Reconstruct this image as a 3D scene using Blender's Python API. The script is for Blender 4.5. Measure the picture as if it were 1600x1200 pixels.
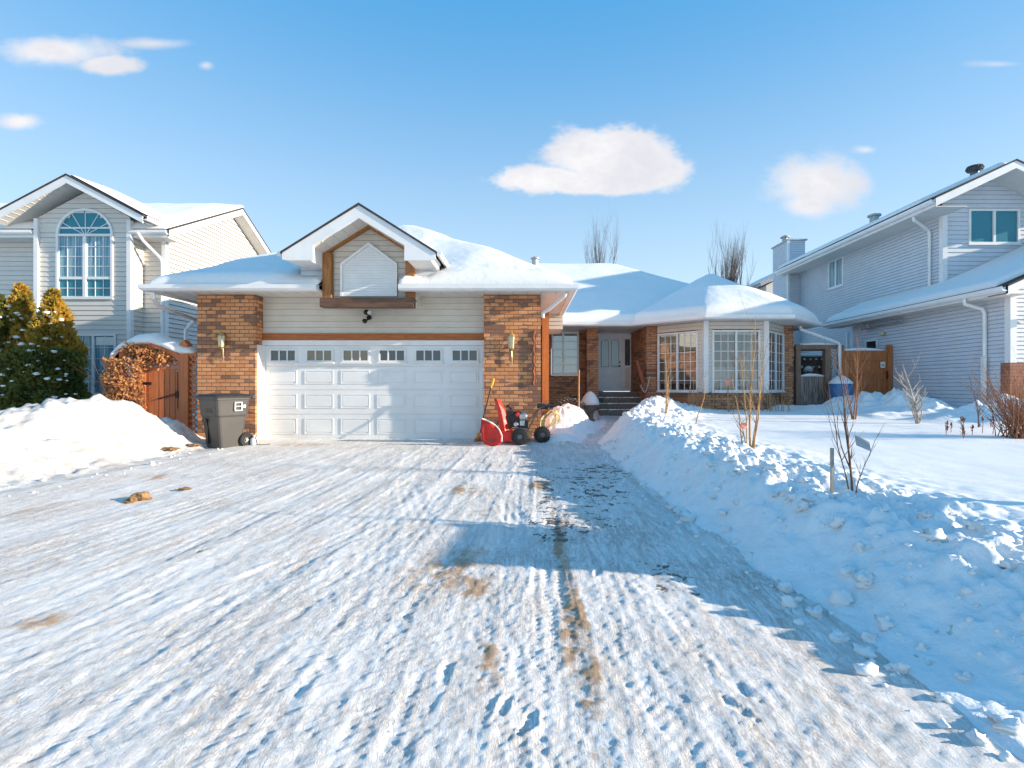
import bpy, math, random
import numpy as np
from mathutils import Vector, Matrix, noise as mn

for o in list(bpy.data.objects): bpy.data.objects.remove(o)
SC = bpy.context.scene; COL = SC.collection
rad = math.radians
SUN_AZ, SUN_EL = 8.8, 14.3      # degrees in front of the +x axis, elevation

# ---------------------------------------------------------------- camera
cam = bpy.data.cameras.new('camera'); camo = bpy.data.objects.new('camera', cam); COL.objects.link(camo)
camo.location = (0, 0, 1.18); camo.rotation_euler = (rad(90), 0, 0)
cam.lens = 18; cam.sensor_width = 36; cam.shift_x = -20/1600; cam.shift_y = 4/1600
cam.clip_start = 0.05; cam.clip_end = 3000
SC.camera = camo
SC.render.engine = 'CYCLES'
SC.view_settings.view_transform = 'Standard'; SC.view_settings.look = 'None'
SC.view_settings.exposure = 1.24; SC.view_settings.gamma = 1.0

# ---------------------------------------------------------------- node helper
class NT:
    def __init__(s, t): s.t = t
    def new(s, kind, **kw):
        n = s.t.nodes.new(kind)
        for k, v in kw.items(): setattr(n, k, v)
        return n
    def put(s, sock, v):
        if isinstance(v, bpy.types.NodeSocket): s.t.links.new(v, sock)
        elif v is not None: sock.default_value = v
    def m(s, op, a, b=None, c=None, clamp=False):
        n = s.new('ShaderNodeMath', operation=op, use_clamp=clamp)
        s.put(n.inputs[0], a)
        if b is not None: s.put(n.inputs[1], b)
        if c is not None: s.put(n.inputs[2], c)
        return n.outputs[0]
    def mix(s, f, a, b, blend='MIX'):
        n = s.new('ShaderNodeMix', data_type='RGBA', blend_type=blend)
        s.put(n.inputs[0], f); s.put(n.inputs[6], c4(a)); s.put(n.inputs[7], c4(b)); return n.outputs[2]
    def noise(s, vec, scale, detail=3, rough=.55, dist=0):
        n = s.new('ShaderNodeTexNoise'); s.put(n.inputs['Vector'], vec); n.inputs['Scale'].default_value = scale
        n.inputs['Detail'].default_value = detail; n.inputs['Roughness'].default_value = rough; n.inputs['Distortion'].default_value = dist
        return n.outputs[0]
    def ss(s, v, a, b):   # smoothstep
        n = s.new('ShaderNodeMapRange', interpolation_type='SMOOTHSTEP'); s.put(n.inputs[0], v)
        n.inputs[1].default_value = a; n.inputs[2].default_value = b; return n.outputs[0]
    def map(s, vec, scale=(1, 1, 1), rot=(0, 0, 0), loc=(0, 0, 0)):
        n = s.new('ShaderNodeMapping'); s.put(n.inputs[0], vec)
        n.inputs['Scale'].default_value = scale; n.inputs['Rotation'].default_value = rot; n.inputs['Location'].default_value = loc
        return n.outputs[0]
    def xyz(s, v):
        n = s.new('ShaderNodeSeparateXYZ'); s.put(n.inputs[0], v); return n.outputs
    def comb(s, x, y, z=0.0):
        n = s.new('ShaderNodeCombineXYZ'); s.put(n.inputs[0], x); s.put(n.inputs[1], y); s.put(n.inputs[2], z); return n.outputs[0]
    def bump(s, h, strength=.3, dist=.01, normal=None):
        n = s.new('ShaderNodeBump'); s.put(n.inputs['Height'], h); n.inputs['Strength'].default_value = strength
        n.inputs['Distance'].default_value = dist
        if normal is not None: s.put(n.inputs['Normal'], normal)
        return n.outputs[0]
def c4(c):
    return (*c, 1.0) if isinstance(c, tuple) and len(c) == 3 else c

# ---------------------------------------------------------------- sky and sun
W = bpy.data.worlds.new("World"); SC.world = W; W.use_nodes = True
T = NT(W.node_tree)
bg = W.node_tree.nodes['Background']
sky = T.new('ShaderNodeTexSky', sky_type='NISHITA', sun_disc=False)
sky.sun_elevation = rad(SUN_EL); sky.sun_rotation = rad(90+SUN_AZ); sky.altitude = 600
sky.air_density = 1.0; sky.dust_density = 0.35; sky.ozone_density = 2.0
BG = 0.15
g = T.new('ShaderNodeTexCoord').outputs['Generated']
dx, dy, dz = T.xyz(g)
front = T.m('GREATER_THAN', dy, 0.05)
yy = T.m('MAXIMUM', dy, 0.05)
u = T.m('DIVIDE', dx, yy); v = T.m('DIVIDE', dz, yy)
uv = T.comb(u, v)
n1 = T.noise(uv, 5.5, 5, .58); n2 = T.noise(T.map(uv, (1, 1.6, 1), loc=(3, 2, 0)), 13, 7, .66)
nn = T.m('ADD', T.m('MULTIPLY', T.m('SUBTRACT', n1, .5), 1.5), T.m('MULTIPLY', T.m('SUBTRACT', n2, .5), 1.0))
tot = None
#        cx    cy    rx   ry  softness
for cx, cy, rx, ry, so in [(955, 247, 108, 52, .3), (850, 280, 98, 24, .3), (1012, 268, 72, 34, .3), (930, 288, 120, 18, .3),
                        (1275, 286, 92, 48, .75), (1265, 318, 52, 28, .8), (1352, 234, 24, 9, 1.3),
                        (85, 80, 110, 28, .8), (168, 100, 52, 16, .6), (30, 190, 38, 15, .7), (322, 102, 15, 8, 1.4), (235, 68, 70, 10, 1.3), (1560, 100, 60, 7, 1.9)]:
    a = T.m('DIVIDE', T.m('SUBTRACT', u, (cx-820)/800), rx/800); b = T.m('DIVIDE', T.m('SUBTRACT', v, (604-cy)/800), ry/800)
    r = T.m('SQRT', T.m('ADD', T.m('MULTIPLY', a, a), T.m('MULTIPLY', b, b)))
    d = T.m('ADD', T.m('SUBTRACT', 1.15, r), nn)
    dns = T.m('MULTIPLY', T.ss(d, 0.0, .16+so*.9), .97 if so < 1 else .82)
    tot = dns if tot is None else T.m('MAXIMUM', tot, dns)
tot = T.m('MULTIPLY', tot, front, clamp=True)
cl = T.mix(T.ss(T.m('ADD', n1, T.m('MULTIPLY', n2, .4)), .45, .85), (2.95, 2.88, 2.88), (2.3, 2.3, 2.45))
# thin high veil: paler toward the horizon
skc = T.mix(.8, sky.outputs[0], T.mix(T.ss(dz, -.02, .70), (2.05, 2.55, 2.85), (.14, 1.12, 2.35)))
fin = T.mix(tot, skc, cl)
T.put(bg.inputs[0], fin); bg.inputs[1].default_value = BG

sl = bpy.data.lights.new('sun', 'SUN'); sl.energy = 3.8; sl.angle = rad(.5); sl.color = (1, .86, .69)
so = bpy.data.objects.new('sun', sl); COL.objects.link(so); so.location = (30, -6, 12)
ce, ca = math.cos(rad(SUN_EL)), rad(SUN_AZ)
so.rotation_euler = Vector((-math.cos(ca)*ce, math.sin(ca)*ce, -math.sin(rad(SUN_EL)))).to_track_quat('-Z', 'Y').to_euler()

# ---------------------------------------------------------------- placement: photo measurement at distance Y -> metres
def WX(px, Y): return (px-820)*Y/800
def WZ(py, Y): return 1.18+(604-py)*Y/800

# ---------------------------------------------------------------- things and parts
def setp(o, label=None, cat=None, group=None, kind=None):
    if label: o['label'] = label
    if cat: o['category'] = cat
    if group: o['group'] = group
    if kind: o['kind'] = kind
    return o
def thing(name, label, cat, loc=(0, 0, 0), group=None):
    o = bpy.data.objects.new(name, None); COL.objects.link(o); o.location = loc; o.empty_display_size = .2
    return setp(o, label, cat, group)
def wloc(o):
    v = Vector((0, 0, 0))
    while o is not None: v += o.location; o = o.parent
    return v

class MB:
    def __init__(s): s.v = []; s.f = []
    def add(s, vs, fs):
        b = len(s.v); s.v += [tuple(p) for p in vs]; s.f += [tuple(b+i for i in f) for f in fs]; return s
    def quad(s, a, b, c, d): return s.add([a, b, c, d], [(0, 1, 2, 3)])
    def box(s, x0, x1, y0, y1, z0, z1):
        x0, x1 = min(x0, x1), max(x0, x1); y0, y1 = min(y0, y1), max(y0, y1); z0, z1 = min(z0, z1), max(z0, z1)
        return s.add([(x0,y0,z0),(x1,y0,z0),(x1,y1,z0),(x0,y1,z0),(x0,y0,z1),(x1,y0,z1),(x1,y1,z1),(x0,y1,z1)],
                     [(0,3,2,1),(4,5,6,7),(0,1,5,4),(1,2,6,5),(2,3,7,6),(3,0,4,7)])
    def obox(s, c, ax, ay, az):      # oriented box: centre and three half-axes
        c, ax, ay, az = map(Vector, (c, ax, ay, az)); vs = []
        for k in (-1, 1):
            for a, b in ((-1,-1),(1,-1),(1,1),(-1,1)): vs.append(c+ax*a+ay*b+az*k)
        return s.add(vs, [(0,3,2,1),(4,5,6,7),(0,1,5,4),(1,2,6,5),(2,3,7,6),(3,0,4,7)])
    def prism(s, pts, d):            # polygon (3D points) extruded by vector d
        n = len(pts); d = Vector(d); a = [Vector(p) for p in pts]; b = [p+d for p in a]
        return s.add(a+b, [tuple(range(n)), tuple(range(2*n-1, n-1, -1))]+[(i, i+n, (i+1) % n+n, (i+1) % n) for i in range(n)])
    def tube(s, pts, r, n=8, cap=True):
        pts = [Vector(p) for p in pts]
        if not isinstance(r, (list, tuple)): r = [r]*len(pts)
        vs = []; fs = []; up = None
        for i, p in enumerate(pts):
            t = (pts[min(i+1, len(pts)-1)]-pts[max(i-1, 0)]).normalized()
            if up is None: up = t.orthogonal().normalized()
            up = (up-t*up.dot(t))
            up = up.normalized() if up.length > 1e-6 else t.orthogonal().normalized()
            w = t.cross(up)
            for k in range(n):
                a = 2*math.pi*k/n; vs.append(p+(up*math.cos(a)+w*math.sin(a))*r[i])
        for i in range(len(pts)-1):
            for k in range(n):
                fs.append((i*n+k, i*n+(k+1) % n, (i+1)*n+(k+1) % n, (i+1)*n+k))
        if cap: fs.append(tuple(range(n-1, -1, -1))); fs.append(tuple((len(pts)-1)*n+k for k in range(n)))
        return s.add(vs, fs)
    def lathe(s, c, prof, n=20, axis='z'):   # prof [(r,h)]
        vs = []; fs = []
        for r, h in prof:
            for k in range(n):
                a = 2*math.pi*k/n; p, q = r*math.cos(a), r*math.sin(a)
                vs.append({'z': (c[0]+p, c[1]+q, c[2]+h), 'y': (c[0]+p, c[1]+h, c[2]+q), 'x': (c[0]+h, c[1]+p, c[2]+q)}[axis])
        for i in range(len(prof)-1):
            for k in range(n): fs.append((i*n+k, i*n+(k+1) % n, (i+1)*n+(k+1) % n, (i+1)*n+k))
        fs.append(tuple(range(n-1, -1, -1))); fs.append(tuple((len(prof)-1)*n+k for k in range(n)))
        return s.add(vs, fs)
    def blob(s, c, r, seed=0, n=2, amp=.25, flat=False):   # lumpy ball, radii r=(rx,ry,rz)
        rng = 6+2*n; rows = 4+2*n; vs = []; fs = []
        for i in range(rows+1):
            th = math.pi*i/rows
            for k in range(rng):
                ph = 2*math.pi*k/rng
                d = Vector((math.sin(th)*math.cos(ph), math.sin(th)*math.sin(ph), math.cos(th)))
                q = 1+amp*mn.noise(d*1.6+Vector((seed*7.3, seed*1.7, 0)))*2
                if flat and d.z < 0: d.z *= .15
                vs.append((c[0]+d.x*r[0]*q, c[1]+d.y*r[1]*q, c[2]+d.z*r[2]*q))
        for i in range(rows):
            for k in range(rng): fs.append((i*rng+k, (i+1)*rng+k, (i+1)*rng+(k+1) % rng, i*rng+(k+1) % rng))
        return s.add(vs, fs)
    def sweep(s, line, prof, closed=False):   # line [(x,y)], outward = right of travel; prof [(out, z)] closed section
        L = len(line); P = [Vector(p) for p in line]; rows = []
        for i in range(L):
            a = P[i-1] if (i > 0 or closed) else None; b = P[(i+1) % L] if (i < L-1 or closed) else None
            ns = []
            for p, q in ((a, P[i]), (P[i], b)):
                if p is None or q is None: continue
                t = (q-p).normalized(); ns.append(Vector((t.y, -t.x)))
            n = ns[0] if len(ns) == 1 else (ns[0]+ns[1])/(1+ns[0].dot(ns[1]))
            rows.append([(P[i].x+n.x*o, P[i].y+n.y*o, z) for o, z in prof])
        m = len(prof); vs = [p for r in rows for p in r]; fs = []
        for i in range(L if closed else L-1):
            j = (i+1) % L
            for k in range(m): fs.append((i*m+k, j*m+k, j*m+(k+1) % m, i*m+(k+1) % m))
        if not closed: fs += [tuple(range(m-1, -1, -1)), tuple((L-1)*m+k for k in range(m))]
        return s.add(vs, fs)
    def build(s, name, mat, parent=None, smooth=False, bevel=0):
        off = wloc(parent) if parent is not None else Vector((0, 0, 0))
        me = bpy.data.meshes.new(name); me.from_pydata([(a-off.x, b-off.y, c-off.z) for a, b, c in s.v], [], s.f)
        me.materials.append(mat)
        if smooth: me.polygons.foreach_set('use_smooth', [True]*len(me.polygons))
        me.update(); o = bpy.data.objects.new(name, me); COL.objects.link(o)
        if parent is not None: o.parent = parent
        if bevel:
            b = o.modifiers.new('bevel', 'BEVEL'); b.width = bevel; b.segments = 2; b.limit_method = 'ANGLE'
        return o
def solo(o, label, cat, group=None, kind=None): return setp(o, label, cat, group, kind)

# ---------------------------------------------------------------- materials
def new_mat(name):
    m = bpy.data.materials.new(name); m.use_nodes = True
    return m, NT(m.node_tree), m.node_tree.nodes['Principled BSDF']
def wpos(t): return t.new('ShaderNodeNewGeometry').outputs['Position']
def paint(name, col, rough=.5, var=.12, vscale=3, bump=0, bscale=60, metal=0, tint=None, spec=.5):
    m, t, b = new_mat(name); p = wpos(t)
    n = t.noise(p, vscale, 4, .6)
    f = t.ss(n, .3, .7)
    dk = tint or tuple(c*(1-var*1.6) for c in col)
    t.put(b.inputs['Base Color'], t.mix(f, dk, col))
    b.inputs['Roughness'].default_value = rough; b.inputs['Metallic'].default_value = metal
    b.inputs['Specular IOR Level'].default_value = spec
    if bump: t.put(b.inputs['Normal'], t.bump(t.noise(p, bscale, 3, .6), bump, .01))
    return m
def m_brick(name, light=(.76, .37, .17), mid=(.60, .235, .09), dark=(.17, .09, .06), curve=False):
    m, t, b = new_mat(name); p = wpos(t); x, y, z = t.xyz(p)
    uu = t.m('ADD', x, y); bw, bh = .208, .084
    row = t.m('FLOOR', t.m('DIVIDE', z, bh))
    off = t.m('MULTIPLY', t.m('MODULO', t.m('ABSOLUTE', row), 2.0), .5)
    cu = t.m('ADD', t.m('DIVIDE', uu, bw), off)
    coln = t.m('FLOOR', cu)
    fu = t.m('FRACT', cu); fv = t.m('FRACT', t.m('DIVIDE', z, bh))
    wn = t.new('ShaderNodeTexWhiteNoise', noise_dimensions='2D'); t.put(wn.inputs['Vector'], t.comb(coln, row)); r = wn.outputs[0]
    wn2 = t.new('ShaderNodeTexWhiteNoise', noise_dimensions='2D'); t.put(wn2.inputs['Vector'], t.comb(t.m('ADD', coln, 31.7), row)); r2 = wn2.outputs[0]
    cluster = t.noise(t.comb(t.m('MULTIPLY', uu, .8), t.m('MULTIPLY', z, 1.5)), 1.6, 2, .5)
    dk = t.m('GREATER_THAN', t.m('ADD', r, t.m('MULTIPLY', t.m('SUBTRACT', cluster, .5), 2.8)), .73)
    colr = t.mix(dk, t.mix(r2, mid, light), t.mix(r2, dark, tuple(c*1.7 for c in dark)))
    colr = t.mix(t.m('MULTIPLY', t.noise(p, 40, 4, .7), .45), colr, tuple(c*.7 for c in mid))
    eu = t.m('MINIMUM', fu, t.m('SUBTRACT', 1.0, fu)); ev = t.m('MINIMUM', fv, t.m('SUBTRACT', 1.0, fv))
    wob = t.m('MULTIPLY', t.m('SUBTRACT', t.noise(p, 30, 2), .5), .04)
    mu = t.ss(t.m('ADD', eu, wob), .015, .05); mv = t.ss(t.m('ADD', ev, wob), .05, .13)
    body = t.m('MULTIPLY', mu, mv)
    t.put(b.inputs['Base Color'], t.mix(body, (.17, .10, .065), colr))
    h = t.m('ADD', body, t.m('MULTIPLY', t.noise(p, 90, 3), .35))
    t.put(b.inputs['Normal'], t.bump(h, .8, .008)); b.inputs['Roughness'].default_value = .85
    return m
def m_wood(name, a, b2, axis='z', rough=.6, scale=1.0):
    m, t, b = new_mat(name); p = wpos(t)
    sc = {'z': (14, 14, 1.2), 'x': (1.2, 14, 14)}[axis]
    n = t.noise(t.map(p, tuple(s*scale for s in sc)), 2.2, 5, .65, .6)
    t.put(b.inputs['Base Color'], t.mix(t.ss(n, .3, .7), a, b2)); b.inputs['Roughness'].default_value = rough
    t.put(b.inputs['Normal'], t.bump(n, .35, .006)); return m
def m_snow(name, col=(.86, .85, .83), grain=1.0, lump=0.0):
    m, t, b = new_mat(name); p = wpos(t)
    n1 = t.noise(p, 9, 5, .62); n2 = t.noise(p, 70, 4, .7)
    t.put(b.inputs['Base Color'], t.mix(t.ss(n1, .35, .75), tuple(c*.97 for c in col), col))
    b.inputs['Roughness'].default_value = .75; b.inputs['Specular IOR Level'].default_value = .25
    h = t.m('ADD', t.m('MULTIPLY', n1, .5+lump), t.m('MULTIPLY', n2, .32*grain))
    t.put(b.inputs['Normal'], t.bump(h, .35*min(grain, 1.6), .035)); return m
def m_glass(name, tint=(.03, .10, .13), rough=.03, spec=1.0, curtain=None, ior=1.9):
    m, t, b = new_mat(name); p = wpos(t)
    c = tint
    if curtain:
        n = t.noise(t.map(p, (16, 16, .6)), 1.5, 3, .5)
        c = t.mix(t.ss(n, .35, .65), tint, curtain)
    t.put(b.inputs['Base Color'], c4(c)); b.inputs['Roughness'].default_value = rough
    b.inputs['IOR'].default_value = ior; b.inputs['Specular IOR Level'].default_value = .5
    t.put(b.inputs['Normal'], t.bump(t.noise(p, 1.6, 2), .06, .05))
    return m
def m_clear(name, refl=.22, tint=(.7, .78, .8)):
    m = bpy.data.materials.new(name); m.use_nodes = True; t = NT(m.node_tree); m.node_tree.nodes.clear()
    out = t.new('ShaderNodeOutputMaterial'); gl = t.new('ShaderNodeBsdfGlossy'); tr = t.new('ShaderNodeBsdfTransparent'); mx = t.new('ShaderNodeMixShader')
    gl.inputs['Roughness'].default_value = .02; t.put(gl.inputs['Color'], c4((.9, .95, 1))); t.put(tr.inputs[0], c4(tint))
    fr = t.new('ShaderNodeFresnel'); fr.inputs[0].default_value = 1.5
    t.put(gl.inputs['Normal'], t.bump(t.noise(wpos(t), 1.4, 2), .08, .05))
    t.put(mx.inputs[0], t.m('ADD', fr.outputs[0], refl, clamp=True)); t.put(mx.inputs[1], tr.outputs[0]); t.put(mx.inputs[2], gl.outputs[0]); t.put(out.inputs[0], mx.outputs[0])
    return m
def m_leaf(name, a, b2, c3=None, scale=3.0, trans=.25):
    m, t, b = new_mat(name); p = wpos(t)
    n = t.noise(p, scale, 3, .6); wnn = t.noise(p, 45, 2, .6)
    c = t.mix(t.ss(n, .35, .65), a, b2)
    if c3: c = t.mix(t.ss(wnn, .5, .68), c, c3)
    t.put(b.inputs['Base Color'], c); b.inputs['Roughness'].default_value = .7
    b.inputs['Specular IOR Level'].default_value = .2
    out = m.node_tree.nodes['Material Output']; tl_ = t.new('ShaderNodeBsdfTranslucent'); mx = t.new('ShaderNodeMixShader')
    t.put(tl_.inputs[0], c); mx.inputs[0].default_value = trans+.15; t.put(mx.inputs[1], b.outputs[0]); t.put(mx.inputs[2], tl_.outputs[0]); t.put(out.inputs[0], mx.outputs[0])
    return m

M = dict(
    brick=m_brick('brick'), brick2=m_brick('brick_entry', (.60, .30, .15), (.42, .19, .09), (.14, .08, .06)),
    brick3=m_brick('brick_neighbour', (.42, .16, .09), (.33, .12, .07), (.2, .08, .05)),
    sid=paint('siding_beige', (.68, .62, .53), .55, .05), sidL=paint('siding_white', (.66, .62, .56), .55, .04),
    sidR=paint('siding_grey', (.60, .635, .68), .55, .05), white=paint('white_trim', (.80, .79, .77), .45, .05),
    soffit=paint('soffit', (.70, .66, .60), .6, .05), door=paint('garage_door_paint', (.80, .79, .77), .42, .05, 1.5),
    door2=paint('entry_door_paint', (.76, .80, .84), .4, .06), orange=m_wood('cedar_trim', (.48, .15, .03), (.30, .085, .018), 'x'),
    post=m_wood('orange_post', (.52, .19, .05), (.38, .13, .03)), brown=m_wood('brown_timber', (.42, .18, .045), (.24, .09, .025)),
    dbrown=m_wood('weathered_beam', (.17, .085, .045), (.07, .035, .022), 'x'),
    gate=m_wood('gate_stain', (.62, .20, .07), (.46, .13, .045)), gateb=m_wood('brown_gate_stain', (.50, .18, .055), (.33, .10, .03)),
    grey_wood=m_wood('grey_wood', (.34, .29, .25), (.10, .065, .05), rough=.85, scale=.7), wpost=m_wood('weathered_post', (.26, .17, .12), (.15, .10, .075), rough=.85),
    shingle=paint('shingle', (.06, .05, .048), .9, .3, 12, .5), snow=m_snow('snow'), rsnow=m_snow('roof_snow', grain=1.5),
    black=paint('black_plastic', (.018, .018, .02), .45, .3), rubber=paint('rubber', (.02, .02, .021), .8, .2),
    bin=paint('bin_plastic', (.06, .056, .053), .5, .15), lid=paint('bin_lid', (.028, .03, .036), .45, .15), red=paint('red_paint', (.78, .035, .018), .4, .12, 5),
    steel=paint('steel', (.55, .55, .54), .3, .2, 9, metal=.9), dsteel=paint('dark_steel', (.13, .13, .13), .4, .2, metal=.6),
    yellow=paint('yellow', (.80, .52, .06), .5, .15), brass=paint('brass', (.55, .40, .16), .35, .25, 12, metal=.5),
    concrete=paint('aggregate', (.30, .25, .21), .9, .55, 40, .8, 80), barrel=paint('blue_barrel', (.04, .19, .42), .4, .1),
    glassSky=m_glass('sky_tinted_glass', (.02, .20, .26), .25, ior=1.45), glassC=m_glass('curtained_glass', (.05, .22, .30), .2, ior=1.45, curtain=(.30, .42, .47)),  # teal base colours stand in for the sky reflected in the panes
    glassD=m_glass('dark_glass', (.02, .03, .045)), clear=m_clear('clear_glass'), clear2=m_clear('bay_glass', .14, (.80, .84, .84)),
    room=paint('room_wall', (.17, .15, .13), .9, .1), blind=paint('blind', (.86, .79, .62), .8, .06), curtain=paint('curtain', (.55, .56, .55), .9, .08),
    frost=m_glass('leaded_glass', (.25, .38, .46), .12), bark=paint('bark', (.22, .12, .07), .9, .3, 30, .4), bark2=paint('twig_red', (.36, .15, .07), .85, .25, 30),
    pale=paint('pale_bark', (.48, .42, .36), .85, .25, 20), tan=paint('tan_stem', (.50, .29, .13), .85, .25, 25), grey_bark=paint('grey_bark', (.20, .165, .15), .9, .3),
    cedar=m_leaf('cedar_foliage', (.07, .11, .03), (.15, .16, .035), (.30, .20, .045), 2.2), sun_bronze=m_leaf('sun_bronze_foliage', (.13, .14, .03), (.55, .34, .05), (.68, .40, .07), 1.8), dry=m_leaf('dry_leaves', (.62, .31, .12), (.42, .17, .07), (.78, .50, .26), 3),  # golden foliage: low-sun glow put into the colour over winter bronzing
    rope=paint('cord', (.72, .55, .26), .6, .2, 20), rust=paint('rust', (.33, .10, .045), .8, .3, 20), dirt=paint('dirt_clod', (.38, .22, .10), .95, .35, 20, .5),
    pink=paint('pink_tag', (.85, .30, .2), .6, .05), label=paint('label_white', (.75, .75, .72), .5, .05), tin=paint('tin', (.45, .45, .45), .5, .2, 12, metal=.3))
# ---------------------------------------------------------------- terrain: one height function, cut into driveway, walkway, banks and lawns
def _h(ix, iy, s):
    with np.errstate(over='ignore'):
        n = (ix.astype(np.int64)*374761393 + iy.astype(np.int64)*668265263 + s*974634777) & 0xffffffff
        n = ((n ^ (n >> 13))*1274126177) & 0xffffffff
        n = ((n ^ (n >> 16))*2246822519) & 0xffffffff
    return (n ^ (n >> 15)) & 0xffff
def perlin(x, y, s=0):
    x = np.asarray(x, float); y = np.asarray(y, float)
    ix = np.floor(x); iy = np.floor(y); fx = x-ix; fy = y-iy
    ux = fx*fx*fx*(fx*(fx*6-15)+10); uy = fy*fy*fy*(fy*(fy*6-15)+10)
    def g(a, b, px, py):
        an = _h(a, b, s)*(2*math.pi/65536); return np.cos(an)*px+np.sin(an)*py
    a = g(ix, iy, fx, fy); b = g(ix+1, iy, fx-1, fy); c = g(ix, iy+1, fx, fy-1); d = g(ix+1, iy+1, fx-1, fy-1)
    return (a+(b-a)*ux)*(1-uy)+(c+(d-c)*ux)*uy
def fbm(x, y, o=4, s=0, gain=.5):
    r = 0; a = 1
    for i in range(o):
        r = r+a*perlin(x*2**i+i*17.3, y*2**i-i*9.1, s+i); a *= gain
    return r
def sst(a, b, v):
    t = np.clip((v-a)/(b-a), 0, 1); return t*t*(3-2*t)
def drive_z(y): return -.033*np.clip(11.2-y, 0, 9.6)
def lawn_z(y): return np.interp(y, [0, 2, 4, 7, 16, 30], [-.20, -.06, .13, .28, .47, .5])
def toeR(y): return np.interp(y, [-2, 2.6, 6.8, 10.6, 12.5, 14.5, 17], [2.3, 1.98, 1.60, 1.5, 1.95, 2.75, 4.0])
def toeW(y): return np.interp(y, [10.2, 11.0, 12.5, 14.5, 16, 17], [.9, .95, 1.5, 2.0, 2.3, 2.5])   # left edge of the walkway
def walk_z(y): return np.interp(y, [11, 13, 17], [0, .04, .16])
def toeL(y): return -6.35+np.interp(y, [-2, 4, 6, 8, 9.3, 10.2, 11.2], [-.9, -.3, -.15, .1, .35, .35, -.3])

rng = np.random.RandomState(5)
TR = []   # tyre tracks: x at y=3, slope, curvature, width, depth
for x0, sl, cv, w, d in [(.22, .0, .002, .15, .020), (.62, .02, .0, .13, .013), (-.35, .10, -.004, .17, .020), (-.9, .17, -.008, .18, .018), (-1.45, .13, -.005, .2, .022),
                         (-2.1, .2, -.010, .2, .024), (-2.8, .23, -.011, .18, .018), (-3.3, .2, -.01, .2, .028), (-4.1, .22, -.011, .2, .024), (-4.9, .12, -.006, .2, .02),
                         (-5.6, .06, -.003, .2, .022), (1.05, -.06, .006, .14, .015), (-.05, -.02, .001, .12, .010), (.95, .01, -.002, .15, .012), (-1.8, .07, -.002, .17, .017),
                         (-2.5, .14, -.007, .18, .022), (-3.8, .15, -.006, .17, .015), (-.6, .02, .004, .16, .014), (-1.15, .05, -.002, .15, .016),
                         (.5, -.30, .015, .16, .014), (-.2, -.42, .02, .17, .013), (1.1, -.22, .012, .15, .012), (-1.6, .34, -.02, .17, .014), (-2.3, .42, -.022, .17, .015), (-3.0, .05, .002, .18, .013),
                         (-4.5, .3, -.016, .2, .02), (-1.0, -.2, .012, .16, .012), (-5.3, .32, -.018, .2, .016), (.1, .13, -.006, .14, .012), (1.3, -.02, .0, .13, .010)]:
    TR.append((x0, sl, cv, w, d))
FP = []
for i in range(5):
    y = rng.uniform(1.9, 11); FP.append((rng.uniform(-5.8, 1.5), y, rng.uniform(-.7, .7), rng.uniform(.008, .015), rng.uniform(.55, .8)))
for x, y in [(.02, 2.26), (-.10, 2.36), (.98, 2.35), (1.04, 2.52)]: FP.append((x, y, rng.uniform(-.5, .5),   .012, .62))

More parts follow.
